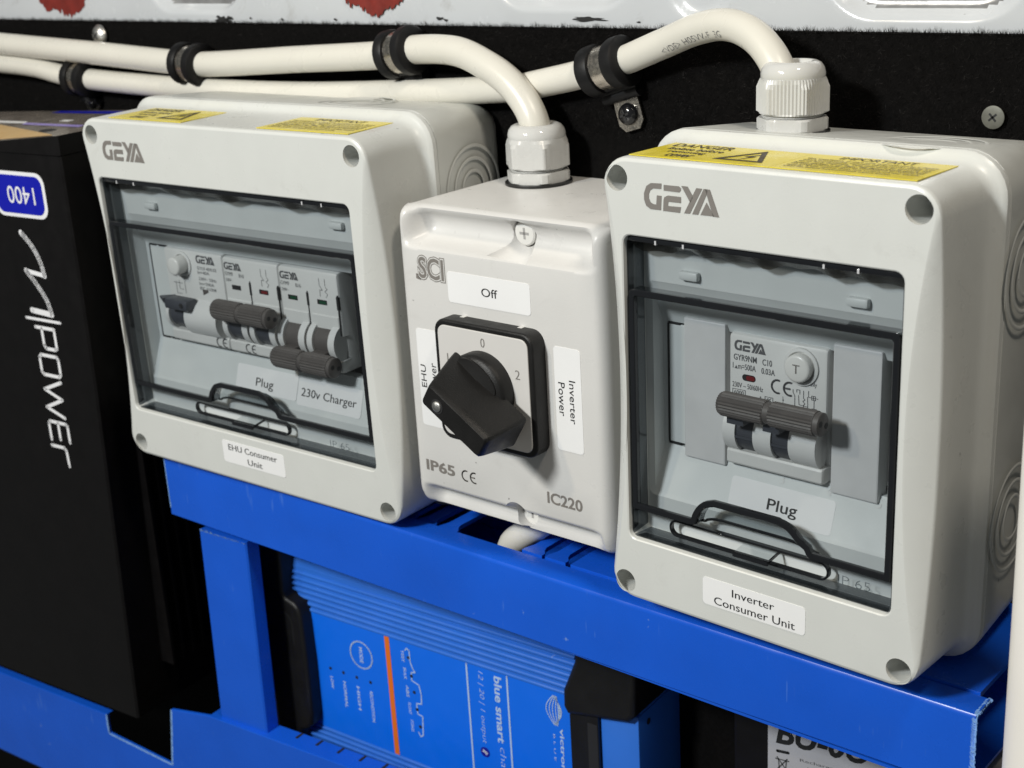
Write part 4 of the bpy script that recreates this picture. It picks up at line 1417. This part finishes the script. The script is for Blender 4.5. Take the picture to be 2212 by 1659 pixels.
def clamp(path, at, label, tab_dir=(0.25, 0, -1), tab=True, r=5.4, big=1.0, screw='black_screw', tab_len=15.0):
    i = min(range(len(path)), key=lambda k: (path[k] - Vector(at)).length)
    p, t_, a_, c_ = frames(path)[i]
    e = thing('cable_clamp', label, 'cable clamp', group='rubber lined clamps holding the white cables')
    e.matrix_world = Matrix.Translation(p * S)
    def L_(q):
        return tuple(Vector(q))
    wd = 7.3 * big
    prof = [(r, -wd), (r + 2.8, -wd), (r + 3.7, -wd + .7), (r + 3.8, -wd * .52), (r + 3.3, -wd * .36), (r + 2.2, -wd * .32), (r + 2.2, wd * .32), (r + 3.3, wd * .36), (r + 3.8, wd * .52), (r + 3.7, wd - .7), (r + 2.8, wd), (r, wd)]
    b = B()
    b.lathe(prof, 36, (0, 0, 0), t_, cap=False)
    # foot of the rubber where the band leaves for the wall
    d = Vector(tab_dir)
    d = (d - t_ * d.dot(t_)).normalized()
    side = Vector((0, 1, 0))
    side = (side - t_ * side.dot(t_)).normalized()
    for k in range(9):
        q0 = d * (r + 1.0 + k * .5) + side * min(3.5, k * .9)
        b.lathe([(0.1, -wd * .9), (2.3, -wd * .9), (2.3, wd * .9), (.1, wd * .9)], 12, q0, t_, cap=False) if k % 4 == 0 else None
    obj('rubber_lining', b, 'rubber', e, angle=40)
    b = B()
    b.lathe([(r + 2.1, -wd * .31), (r + 2.55, -wd * .29), (r + 2.55, wd * .29), (r + 2.1, wd * .31)], 40, (0, 0, 0), t_, cap=False)
    obj('metal_band', b, 'steel', e, angle=40)
    if tab:
        wl = Vector((0, 1, 0)) * (WALL_Y - 1.2 - p.y)
        n_ = Vector((0, -1, 0))
        tx = Vector((1, 0, 0))
        dd = Vector((d.x, 0, d.z)).normalized()
        ss = Vector((-dd.z, 0, dd.x))
        b = B()
        out = [(-2, -4.6), (tab_len - 6, -5.2), (tab_len - 1, -5.2), (tab_len + 1.6, -3.0), (tab_len + 1.6, 3.0), (tab_len - 1, 5.2), (tab_len - 6, 5.2), (-2, 4.6)]
        f0, f1 = [], []
        for u, v in out:
            q = dd * (u + 6) + ss * v + wl
            f0.append(tuple(q + n_ * .9))
            f1.append(tuple(q))
        b.loft([f0, f1])
        b.add(f0, [tuple(range(8))])
        b.add(f1, [tuple(range(7, -1, -1))])
        obj('fixing_tab', b, 'steel', e, smooth=False)
        sc_ = dd * (tab_len + 2.0) + wl + n_ * .9
        b = B()
        b.lathe([(3.9, 0), (3.8, .9), (3.2, 1.9), (2.0, 2.6), (.1, 2.9)], 28, sc_, n_)
        s_ = obj('screw', b, screw, e, angle=60)
        b = B()
        for an in (.4, 1.97):
            u = Vector((math.cos(an), 0, math.sin(an)))
            v = Vector((-math.sin(an), 0, math.cos(an)))
            o_ = sc_ + n_ * 2.75
            q = [o_ + u * 1.9 + v * .35, o_ - u * 1.9 + v * .35, o_ - u * 1.9 - v * .35, o_ + u * 1.9 - v * .35]
            b.add([tuple(k - n_ * -.18) for k in q], [(0, 1, 2, 3)])
        obj('cross_slot', b, 'dark', s_, smooth=False)
    return e
clamp(path1, (-318.5, 66, 81.2), 'rubber clamp on the switch box cable, at its lowest sag', tab_dir=(0.2, 0, -1), tab=False, screw='chrome')
clamp(path1, (-191.0, 65.7, 88.8), 'rubber clamp on the switch box cable, just before it bends down', tab=False, screw='chrome')
clamp(path2, (-407, 68, 71.6), 'rubber clamp on the lower cable above the black inverter', tab_dir=(0.1, 0, -1), r=5.0, tab_len=9.0, screw='black_screw')
clamp(path2, (-96.5, 67.4, 85.8), 'rubber clamp with metal tab and black screw before the cable arch', tab_dir=(0.42, 0, -1), r=5.0, big=1.18)

def wall_screw(x, z, label, m_, r, dome):
    b = B()
    b.lathe([(r, 0), (r, .4), (r * .8, .4 + dome * .5), (r * .4, .4 + dome * .9), (.1, .4 + dome)], 30, (0, 0, 0), (0, -1, 0))
    fm = Matrix.Translation(Vector((x, WALL_Y - 1.3, z)) * S)
    o_ = obj('screw', b, m_, fm=fm, angle=60)
    tag(o_, label, 'screw')
    b = B()
    yy = -(.4 + dome + .05)
    for an in (.7, 2.3):
        u = Vector((math.cos(an), 0, math.sin(an)))
        v = Vector((-math.sin(an), 0, math.cos(an)))
        q = [u * r * .45 + v * .3, -u * r * .45 + v * .3, -u * r * .45 - v * .3, u * r * .45 - v * .3]
        b.add([(k.x, yy, k.z) for k in q], [(0, 1, 2, 3)])
    obj('cross_slot', b, 'dark', o_, smooth=False)
wall_screw(34.7, 74.8, 'dull flat headed screw in the felt above the narrow unit', 'dull_screw', 3.3, 0.25)
wall_screw(-394.5, 91.3, 'shiny domed screw in the felt above the cables', 'chrome', 5.0, 2.6)

# ------------------------------------------------------------------ blue cable trunking
def jag(b, x, pts, y, seed):
    pass
tr = thing('cable_trunking', 'long blue plastic trunking running under the three grey boxes', 'trunking', group='blue cable trunking')
XA, XB = -297.5, 64.8
def zb_(x):
    return -103.4 + 0.013 * x * 0.6
zlip = -76.4
b = B()
# cover: front sheet, rounded lip, top flange with a faint step
stn = [XA + (XB - XA) * i / 60 for i in range(61)]
def cov(x, j=0.0):
    z0_ = -102.2 + 0.0115 * x
    return [(x, 9.4, z0_ + .2), (x, 8.5, z0_), (x, 8.0, z0_ + .5), (x, 8.0, -90), (x, 8.0, zlip - 1.6), (x, 8.12, zlip - .8), (x, 8.5, zlip - .25), (x, 9.2, zlip), (x, 12.5, zlip + .1), (x, 17.8, zlip + .1), (x, 18.2, zlip - .3), (x, 18.2, zlip - 1.3), (x, 10.2, zlip - 1.4), (x, 9.4, zlip - 2.2)]
rings = []
for i, x in enumerate(stn):
    r_ = cov(x)
    if i == len(stn) - 1:
        r_ = [(p[0] + rnd.uniform(-.35, .35), p[1], p[2]) for p in r_]
    rings.append(r_)
b.loft(rings[::-1], cap0=False, cap1=False)
cover_o = obj('cover', b, 'blue', tr, angle=30)
# rough sawn end of the cover: pale burr
b = B()
end = []
for k in range(70):
    z = zlip - 1.0 - (zlip + 101) * 0 - k * 0.37
    if z < -101.4:
        break
    x = XB + 0.3 * math.sin(k * 1.7) + rnd.uniform(-.3, .35)
    L0 = rnd.uniform(.4, 1.1)
    b.add([(XB - 1.0 - rnd.uniform(0, .5), 7.93, z), (XB - .6, 7.9, z - .45), (XB + .1 + L0 * .5, 7.7 - rnd.uniform(0, .5), z - .1), (XB + .1, 8.6, z + .2)], [(0, 1, 2, 3)])
for k in range(26):
    y = 8.4 + k * .38
    b.add([(XB - .8 - rnd.uniform(0, .4), y, zlip + .16), (XB - .7, y + .45, zlip + .16), (XB + rnd.uniform(.1, .7), y + .3, zlip - rnd.uniform(-.2, .6)), (XB + .2, y, zlip - .8)], [(0, 1, 2, 3)])
obj('sawn_edge', b, 'cut_blue', cover_o, smooth=False)
b = B()
for z in [-102 + i * 1.1 for i in range(21)]:
    b.add([(XA - .3, 8.0, z), (XA + .35, 7.92, z), (XA + .35 + rnd.uniform(-.1, .2), 7.92, z + 1.1), (XA - .3, 8.0, z + 1.1)], [(0, 1, 2, 3)])
obj('sawn_edge', b, 'cut_blue', cover_o, smooth=False)
# channel: top made of fingers, floor and back
zf = zlip - 1.0
def finger(x0, x1, neck=True, zf=zlip - 1.0):
    b = B()
    if neck:
        m0, m1 = x0 + 1.2, x1 - 2.6
        pts = [(x0, 18.6), (x1, 18.6), (x1, 20.4), (m1 + .9, 22.4), (m1, 24.5), (m1, 73.4), (m0, 73.4), (m0, 24.5), (x0 + .6, 22.4), (x0, 20.6)]
    else:
        pts = [(x0, 18.6), (x1, 18.6), (x1, 73.4), (x0, 73.4)]
    top = [(p[0], p[1], zf) for p in pts]
    bot = [(p[0], p[1], zf - 1.6) for p in pts]
    b.loft([top, bot])
    b.add(top, [tuple(range(len(top)))])
    b.add(bot, [tuple(range(len(bot) - 1, -1, -1))])
    obj('finger', b, 'blue', tr, smooth=False)
x = -296.0
while x < -140:
    finger(x, x + 9.2)
    x += 10.7
finger(-105.0, -96.0, True, zlip + .7)
finger(-94.6, -85.6, True, zlip + .7)
finger(-83.4, 61.5, False, zlip + .7)
b = B()
b.box(XA + 1, XB - 3, 72.2, 73.6, -110, zf - 1.7)
b.box(XA + 1, XB - 3, 9.6, 72, -104.2, -103.2)
obj('channel', b, 'blue', tr, smooth=False)

# vertical and lower trunking, both set at the charger's slant
vt = thing('cable_trunking', 'short upright blue trunking between the upper and lower runs', 'trunking', FR_C, group='blue cable trunking')
b = B()
prof = rrect(-38.0, -9.8, -200, 41.0, 0.6, 2)
b.loft([[(-38.6, 0, z) for z in ()] or [(-38.6, 20, 40.6), (-38.6, -23.4, 40.6), (-38.0, -24.0, 40.6), (-10.6, -24.0, 41.0), (-9.9, -23.4, 41.0), (-9.9, -17.0, 41.0)],
        [(-41.6, 20, -58), (-41.6, -23.4, -58), (-41.0, -24.0, -58), (-12.8, -24.0, -58), (-12.1, -23.4, -58), (-12.1, -17.0, -58)]], closed=False)
b.add([(-38.6, 20, 40.6), (-38.6, -23.4, 40.6), (-38.0, -24.0, 40.6), (-10.6, -24.0, 41.0), (-9.9, -23.4, 41.0), (-9.9, -17, 41.0)], [(0, 1, 2, 3, 4, 5)])
vc = obj('cover', b, 'blue', vt, smooth=False)
b = B()
q = random.Random(5)
for k in range(48):
    x = -38 + k * .58
    h = q.uniform(.2, 1.4) * (1.4 if k < 14 else .7)
    b.add([(x, -24.1, 40.7 - q.uniform(.2, .7)), (x + .6, -24.1, 40.7 - q.uniform(.2, .7)), (x + .3 + q.uniform(-.3, .3), -24.3 - q.uniform(0, .5), 40.7 + h * .7)], [(0, 1, 2)])
obj('sawn_edge', b, 'cut_blue', vc, smooth=False)

lt = thing('cable_trunking', 'lower blue trunking with a notch cut out below the black inverter', 'trunking', FR_C, group='blue cable trunking')
b = B()
YT = -26.0
pts = [(-290, -133), (-290, -82.8), (-124.9, -77.6), (-125.2, -88.2), (-79.4, -90.2), (-74.0, -58.6), (-47.2, -53.4), (210, -44.5), (210, -125)]
if sum(pts[i - 1][0] * pts[i][1] - pts[i][0] * pts[i - 1][1] for i in range(len(pts))) < 0:
    pts.reverse()
b.prism(pts, YT, YT + 1.4, 0.4, 2)
lc = obj('cover', b, 'blue', lt, angle=30)
b = B()
for (xa, za, xb, zb2) in ((-47.2, -53.4, 210, -44.5),):
    b.add([(xa, YT + .3, za), (xb, YT + .3, zb2), (xb, YT + 9.5, zb2 + .4), (xa, YT + 9.5, za + .4), (xa, YT + 9.5, za - 1), (xb, YT + 9.5, zb2 - 1)], [(0, 1, 2, 3), (3, 2, 5, 4)])
b.add([(-290, YT + .3, -82.9), (-124.9, YT + .3, -77.7), (-124.9, YT + 4, -77.5), (-290, YT + 4, -82.7)], [(0, 1, 2, 3)])
obj('top_flange', b, 'blue', lc, smooth=False)
b = B()
q = random.Random(9)
for (a, c, n) in (((-125.2, -88.2), (-79.4, -90.2), 60), ((-79.4, -90.2), (-74.0, -58.6), 40), ((-124.9, -77.6), (-125.2, -88.2), 12)):
    A_, C_ = Vector(a), Vector(c)
    d = (C_ - A_).normalized()
    nrm = Vector((d.y, -d.x))
    for k in range(n):
        p = A_.lerp(C_, k / n)
        p2 = A_.lerp(C_, (k + 1) / n)
        o1, o2 = q.uniform(.5, 1.0), q.uniform(.5, 1.0)
        s_ = nrm
        b.add([(p.x - s_.x * .3, YT - .05, p.y - s_.y * .3), (p2.x - s_.x * .3, YT - .05, p2.y - s_.y * .3), (p2.x + s_.x * o2, YT - .05, p2.y + s_.y * o2), (p.x + s_.x * o1, YT - .05, p.y + s_.y * o1)], [(0, 1, 2, 3)])
obj('sawn_edge', b, 'cut_blue', lc, smooth=False)
for k, x in enumerate((2.0, 14.0, 26.5, 39.0, 51.5, 64, 76.5, 89, 101.5, 114)):
    zt = -53.4 + (x + 47.2) * .0346
    b = B()
    b.box(x, x + 1.3, YT + 5.5, YT + 9.6, zt - 1.0, zt + .55)
    obj('slot', b, 'dark', lc, smooth=False)
b = B()
b.box(-290, 210, 55, 56, -133, -60)
obj('channel_back', b, 'blue', lt, smooth=False)

# ------------------------------------------------------------------ blue battery charger
ch = thing('battery_charger', 'blue battery charger with orange stripe and black end grips below the trunking', 'battery charger', FR_C)
XR_ = 166.0
b = B()
def chsec(x):
    return [(x, 45, 30), (x, 9, 29.5), (x, 4.5, 27.5), (x, 1.6, 24), (x, 0.6, 20), (x, .45, 0.6), (x, .45, -57.4), (x, .6, -77), (x, 1.6, -81), (x, 4.5, -84.5), (x, 9, -86.5), (x, 45, -87)]
b.loft([chsec(XR_), chsec(-14.0)], cap0=True, cap1=True)
body_c = obj('housing', b, 'charger_blue', ch, angle=40)
# extruded ribs above and below the label
for zc_, n in ((0.9, 9), (-58.4, 9)):
    for k in range(n):
        z = zc_ + k * 2.75 if zc_ > 0 else zc_ - k * 2.75
        d = (k / (n - 1))
        yoff = 0.25 + 3.2 * max(0, d - .55) ** 2 * 4
        b = B()
        sec = []
        for a in range(0, 181, 30):
            sec.append((yoff - 1.0 * math.sin(math.radians(a)), z + 0.95 * math.cos(math.radians(a))))
        b.loft([[(138.0, p[0], p[1]) for p in sec], [(-12.0, p[0], p[1]) for p in sec]], closed=False)
        obj('rib', b, 'charger_blue', body_c, angle=60)
b = B()
b.box(-8, 137, -.35, .6, -57.0, 0.2)
lab = obj('front_label', b, 'label_blue', ch, smooth=False)
b = B()
b.box(41.6, 44.2, -.5, .1, -57.0, 0.2)
obj('orange_stripe', b, 'orange', lab, smooth=False)
t = B()
yy = -.5
t.ribbon([(27.2 + 6.2 * math.cos(2 * math.pi * i / 40), -13.1 + 6.4 * math.sin(2 * math.pi * i / 40)) for i in range(41)], .7, yy)
put_text(t, 'MODE', 26.2, -13.1, yy, 7.6, 2.0, 0.02, 'C', -90)
for (x, zt, ln, s_) in ((8.0, -29.3, 6.0, 'LOW'), (15.5, -29.5, 13.2, 'NORMAL'), (23.4, -29.6, 11.8, 'HIGH'), (31.0, -29.8, 15.2, 'RECONDITION')):
    put_text(t, s_, x - .9, zt - ln / 2, yy, ln, 1.7, 0.02, 'C', -90)
for k, s_ in enumerate(('TEST', 'BULK', 'ABS', 'FLOAT', 'STORAGE')):
    put_text(t, s_, 50.4 + k * .5, -6.6 - k * 8.2, yy, 5.6, 1.5, 0.015, 'C', -90)
# charge curve drawn as a stepped outline
t.ribbon([(52.8, -3.4), (53.6, -2.2), (55.0, -3.0), (55.0, -8.0), (56.2, -11.5), (57.4, -12.6), (55.2, -13.2), (55.0, -17.0), (58.8, -18.2), (59.6, -22.4), (59.4, -27.0), (56.6, -27.6), (56.8, -32.6), (59.4, -33.0), (59.2, -35.2), (58.8, -42.4), (57.2, -43.4), (56.4, -41.6)], .55, yy)
t.ribbon([(85.2, -.2), (85.2, -57)], .8, yy)
t.ribbon([(105.4, -.2), (105.4, -57)], .8, yy)
put_text(t, 'blue smart', 98.8, -1.5, yy, 30.6, 3.8, 0.025, 'L', -90)
put_text(t, 'charger', 98.8, -34.2, yy, 22.0, 3.8, -0.015, 'L', -90, shear=0.12)
put_text(t, '12 | 20 | 1 output', 90.4, -1.6, yy, 33.4, 3.0, -0.012, 'L', -90, shear=0.2)
put_text(t, 'victron energy', 129.2, -15.4, yy, 40.0, 2.6, 0.022, 'L', -90)
put_text(t, 'B L U E   P O W E R', 126.6, -19, yy, 34.0, .9, 0.0, 'L', -90)
for s_ in (0, 1):
    for k in range(4):
        ph = [(128.2 + (1 if s_ else -1) * (3.6 - k * 1.0) * math.sin(math.pi * i / 12) + (k - 1.5) * .5, -1.6 - 13.0 * i / 12) for i in range(13)]
        t.ribbon(ph, .38, yy)
obj('lettering', t, 'pale_ink', lab, smooth=False)
b = B()
for (x, z) in ((7.7, -25.3), (15.4, -25.2), (23.2, -25.2), (31.1, -25.3), (54.2, -6.5), (55.0, -15.0), (55.8, -22.5), (56.6, -30.5), (57.6, -38.6)):
    b.lathe([(.75, 0), (.75, .1)], 16, (x, yy + .06, z), (0, -1, 0))
obj('indicator_dots', b, 'dark', lab)
b = B()
b.lathe([(2.3, 0), (2.3, .1)], 24, (91.8, yy + .06, -39.2), (0, -1, 0))
bt = obj('round_badge', b, 'navy_badge', lab)
t = B()
t.ribbon([(90.9, -38.2), (92.7, -38.9), (91.9, -39.6)], .3, yy - .1)
t.ribbon([(90.5, -39.2), (93.2, -39.2), (92.4, -40.2), (91.0, -38.4)], .3, yy - .1)
obj('badge_mark', t, 'white_ink', bt, smooth=False)
# left grip with its step, right end cap
b = B()
hp = [(-23.0, 33.0), (-9.2, 33.0), (-9.6, 20.0), (-10.4, 9.8), (-9.0, 7.6), (-4.0, 6.2), (-1.6, 4.0), (-.5, 0), (0, -20), (-.4, -48), (-1.4, -53.6), (-5.0, -57.0), (-9.0, -58.6), (-10.2, -66), (-10.4, -90), (-24.0, -90)]
hp = hp[::-1]
b.prism(hp, -7.0, 40, 1.6, 3)
gl = obj('end_grip', b, 'black_plastic', ch, angle=40)
b = B()
b.ribbon([(-22, 4.6), (-14, 2.2), (-7.4, -.8), (-6.2, -4.8), (-6.4, -14.5)], .35, -7.05)
obj('moulded_seam', b, 'dark', gl, smooth=False)
b = B()
ep = [(141.2, 31.0), (141.2, 19.7), (135.4, 5.6), (135.2, -1.6), (137.0, -4.4), (164.4, 0.6), (167.2, 4.0), (168.0, 31.0)]
if sum(ep[i - 1][0] * ep[i][1] - ep[i][0] * ep[i - 1][1] for i in range(len(ep))) < 0:
    ep.reverse()
b.prism(ep, -5.5, 30, 2.0, 3)
gr = obj('end_grip', b, 'black_plastic', ch, angle=40)
b = B()
b.box(136.8, 149.6, -3.2, 20, -95, -2.4)
obj('end_frame', b, 'black_plastic', gr, smooth=False)
b = B()
b.box(144.8, 149.2, -3.3, 2, -95, -6.4)
obj('vent_slot', b, 'dark', gr, smooth=False)
b = B()
b.rbox(149.7, XR_ + .5, -1.6, 60, -95, 1.6, .6, 2)
ep_ = obj('end_plate', b, 'charger_blue', ch)
b = B()
b.lathe([(1.3, 0), (1.3, .1)], 18, (XR_ + .5, 5.5, -3.5), (1, 0, 0))
obj('screw_hole', b, 'dark', ep_)

# ------------------------------------------------------------------ black inverter at the left
iv = thing('inverter', 'black inverter with blue 1400 badge and white lettering running down its front', 'inverter', FR_I)
b = B()
def isec(z, dx=0.0, y0=0.0):
    k = -0.033 * max(0, -z - 110) / 100 * 0.9
    return [(-190, y0, z - .0), (k * 100 * .02 - .9 + dx - max(0, (-z - 90)) * .045, y0, z), (dx - max(0, (-z - 90)) * .045, y0 + .9, z), (dx - max(0, (-z - 90)) * .045, 72, z), (-190, 72, z)]
b.loft([isec(-8.6), isec(-60), isec(-110), isec(-160), isec(-220), isec(-277.6)], cap0=True, cap1=True)
ib = obj('housing', b, 'inv_black', iv, angle=30)
b = B()
tp = [(-190, -.6, -17.5), (-38, -.6, -3.5), (-.8, -.6, 0), (.3, .4, 0.05), (.3, 72, .3), (-190, 72, -14)]
lo = [(-190, -.6, -8.3), (-38, -.6, -8.3), (-.8, -.6, -8.2), (.3, .4, -8.2), (.3, 72, -8.2), (-190, 72, -8.3)]
tp = [(p[0], p[1], p[2] if p[0] > -100 else -7.6 if p[1] > 0 else -8.0) for p in tp]
b.loft([lo, tp], mi=0)
b.add(tp, [tuple(range(6))], 1)
cap_ = obj('top_cap', b, ['inv_black', 'inv_top'], iv, smooth=False)
def top_patch(name, quad, m_):
    b = B()
    def zz(x, y):
        f = (x + .8) / 37.2
        zf_ = 3.5 * f if x > -38 else -3.5 + (x + 38) * (4.5 / 152)
        return zf_ + .18
    # flat pieces set on the sloping top
    n = 8
    P_ = [Vector(p) for p in quad]
    g = []
    for i in range(n + 1):
        for j in range(3):
            u, v = i / n, j / 2
            p = P_[0].lerp(P_[1], u).lerp(P_[3].lerp(P_[2], u), v)
            g.append((p.x, p.y, 0.0))
    return b, g
# the cap's top is a fan of triangles; lay stickers and the painted reflection just above by ray casting on the mesh
from mathutils.bvhtree import BVHTree
bv = BVHTree.FromPolygons([Vector(p) for p in tp], [(0, 1, 5), (1, 2, 5), (2, 3, 4), (2, 4, 5)])
def lay(name, quad, m_, lift=.15):
    P_ = [Vector(p) for p in quad]
    b = B()
    n, k = 14, 6
    vs_ = []
    for i in range(n + 1):
        for j in range(k + 1):
            p = P_[0].lerp(P_[1], i / n).lerp(P_[3].lerp(P_[2], i / n), j / k)
            hit = bv.ray_cast(Vector((p.x, p.y, 50)), Vector((0, 0, -1)))
            vs_.append((p.x, p.y, (hit[0].z if hit[0] else 0) + lift))
    fs_ = [(i * (k + 1) + j, (i + 1) * (k + 1) + j, (i + 1) * (k + 1) + j + 1, i * (k + 1) + j + 1) for i in range(n) for j in range(k)]
    b.add(vs_, fs_)
    return obj(name, b, m_, cap_, smooth=False)
lay('lilac_sticker', [(-62, 30, 0), (-13, 22, 0), (-15, 27, 0), (-66, 35, 0)], 'lilac')
lay('white_sticker', [(-96, 36.5, 0), (-64, 33, 0), (-68, 38, 0), (-100, 43, 0)], 'sticker')
lay('blue_sticker', [(-86, 65, 0), (-16, 58, 0), (-16, 66, 0), (-86, 71.0, 0)], 'inv_blue')
b = B()
b.lathe([(3.6, -.2), (3.6, .1)], 24, (-21.5, 12.5, -.6), (0.04, 0, 1))
obj('screw_hole', b, 'dark', cap_)
lay('round_sticker', [(-47, 38.5, 0), (-39, 37.2, 0), (-40, 42, 0), (-48, 43, 0)], 'sticker')
lay('tan_reflection', [(-120, 1.0, 0), (-3.0, 0.6, 0), (-9, 3.8, 0), (-120, 46, 0)], 'tan')  # tan patch paints a warm overhead reflection onto the cap
# badge
b = B()
b.prism(rrect(-48.0, -13.2, -36.2, -16.4, 5.2, 6), -.15, .3)
bd = obj('badge', b, 'white_ink', iv, smooth=False)
b = B()
b.prism(rrect(-46.4, -15.0, -34.6, -18.0, 4.2, 6), -.3, 0)
bi = obj('badge_field', b, 'inv_blue', bd, smooth=False)
t = B()
put_text(t, '1400', -29.4, -22.7, -.4, 18.2, 7.6, 0.0, 'C', 180)
obj('lettering', t, 'white_ink', bi, smooth=False)
t = B()
def sp(pts):
    return [(p.x, p.y) for p in spline([Vector((q[0], q[1], 0)) for q in pts], 1.0)]
yy = -.15
t.ribbon(sp([(-34.3, -43.2), (-28.6, -48.2), (-24.4, -55.0), (-22.9, -61.4)]), 2.6, yy)
t.ribbon([(-22.9, -61.4), (-35.0, -60.2)], 2.0, yy)
t.ribbon(sp([(-35.0, -60.2), (-29.0, -66.2), (-24.2, -72.6), (-22.3, -78.9)]), 2.6, yy)
t.ribbon([(-22.3, -78.9), (-35.6, -78.2)], 2.6, yy)
t.ribbon([(-40.6, -82.1), (-17.6, -82.1)], 1.3, yy)
t.ribbon([(-35.2, -85.8), (-22.8, -85.8), (-22.8, -94.6), (-24.0, -95.3), (-30.0, -95.3), (-31.2, -94.0), (-31.2, -86.2)], 1.6, yy)
t.ribbon([(-34.8, -98.7), (-24.2, -98.7), (-23.2, -100), (-23.2, -106.8), (-24.4, -108), (-34.8, -108), (-36.0, -106.8), (-36.0, -100), (-34.8, -98.7)], 1.6, yy)
t.ribbon([(-24.2, -110.6), (-36.2, -115.2), (-25.1, -119), (-36.9, -123.9), (-25.4, -127.6)], 1.6, yy)
t.ribbon([(-24.6, -139.2), (-24.6, -131.4), (-25.6, -130.6), (-36.4, -130.6), (-37.4, -131.6), (-37.4, -139.6)], 1.6, yy)
t.ribbon([(-31.0, -130.8), (-31.0, -138.8)], 1.6, yy)
t.ribbon([(-38.0, -142.6), (-29.4, -142.6), (-28.2, -143.8), (-27.8, -151.3)], 1.6, yy)
obj('lettering', t, 'white_ink', iv, smooth=False)
# cooling fins on its right flank
for k in range(8):
    b = B()
    y = 18 + k * 6.5
    b.box(-14, 1.2, y, y + 1.6, -255, -12)
    obj('cooling_fin', b, 'inv_black', iv, smooth=False)

# ------------------------------------------------------------------ things at the lower right
bp = thing('battery_pack', 'dark box with a silver printed label seen below the trunking', 'battery')
b = B()
b.rbox(-40, 52, 52, 72, -260, -112, 2, 2)
bb = obj('case', b, 'inv_black', bp)
b = B()
b.box(-25.2, 46, 51.4, 52.1, -200, -118)
sl = obj('silver_label', b, 'silver', bp, smooth=False)
t = B()
put_text(t, 'BU-0U', -22.0, -141.0, 51.3, 37, 9.5, 0.03, 'L', 6.5, shear=0.3)
t.ribbon([(-21.4, -143.9), (-17.2, -143.2)], 1.1, 51.25)
obj('big_lettering', t, 'ink', sl, smooth=False)
t = B()
# bin mark and small print
for q_ in (((-21.5, -146.4), (-17.4, -151)), ((-17.6, -146.0), (-21.2, -151)), ((-22, -147.2), (-17.0, -146.6)), ((-21.0, -147), (-20.6, -151), (-18.2, -151), (-17.9, -147))):
    t.ribbon(q_, .5, 51.3)
for k, s_ in enumerate(('Rechargeable battery', 'Lithium iron phosphate', 'Charge before use', 'Keep in a dry place', 'Do not short circuit')):
    put_text(t, s_, -12.5 + (k % 2) * 3, -145.2 - 2.4 * k, 51.3, 30 - 3 * (k % 2), 1.5, 0.0, 'L', 6.5)
obj('small_print', t, 'dark_grey_ink', sl, smooth=False)
b = B()
b.lathe([(14, -330), (14, 1.0), (13.2, 2.2), (11, 3), (.1, 3.1)], 40, (0, 0, 0))
pipe = obj('white_conduit', b, 'white_pipe', fm=Matrix.Translation(Vector((90.4, 0, 40)) * S), angle=60)
tag(pipe, 'upright white conduit standing beside the narrow consumer unit', 'conduit')
b = B()
b.box(40, 110, 30, 72, -130, -112)
tag(obj('grey_board', b, 'grey_floor', smooth=False), 'plain grey board showing past the sawn end of the trunking', 'board')
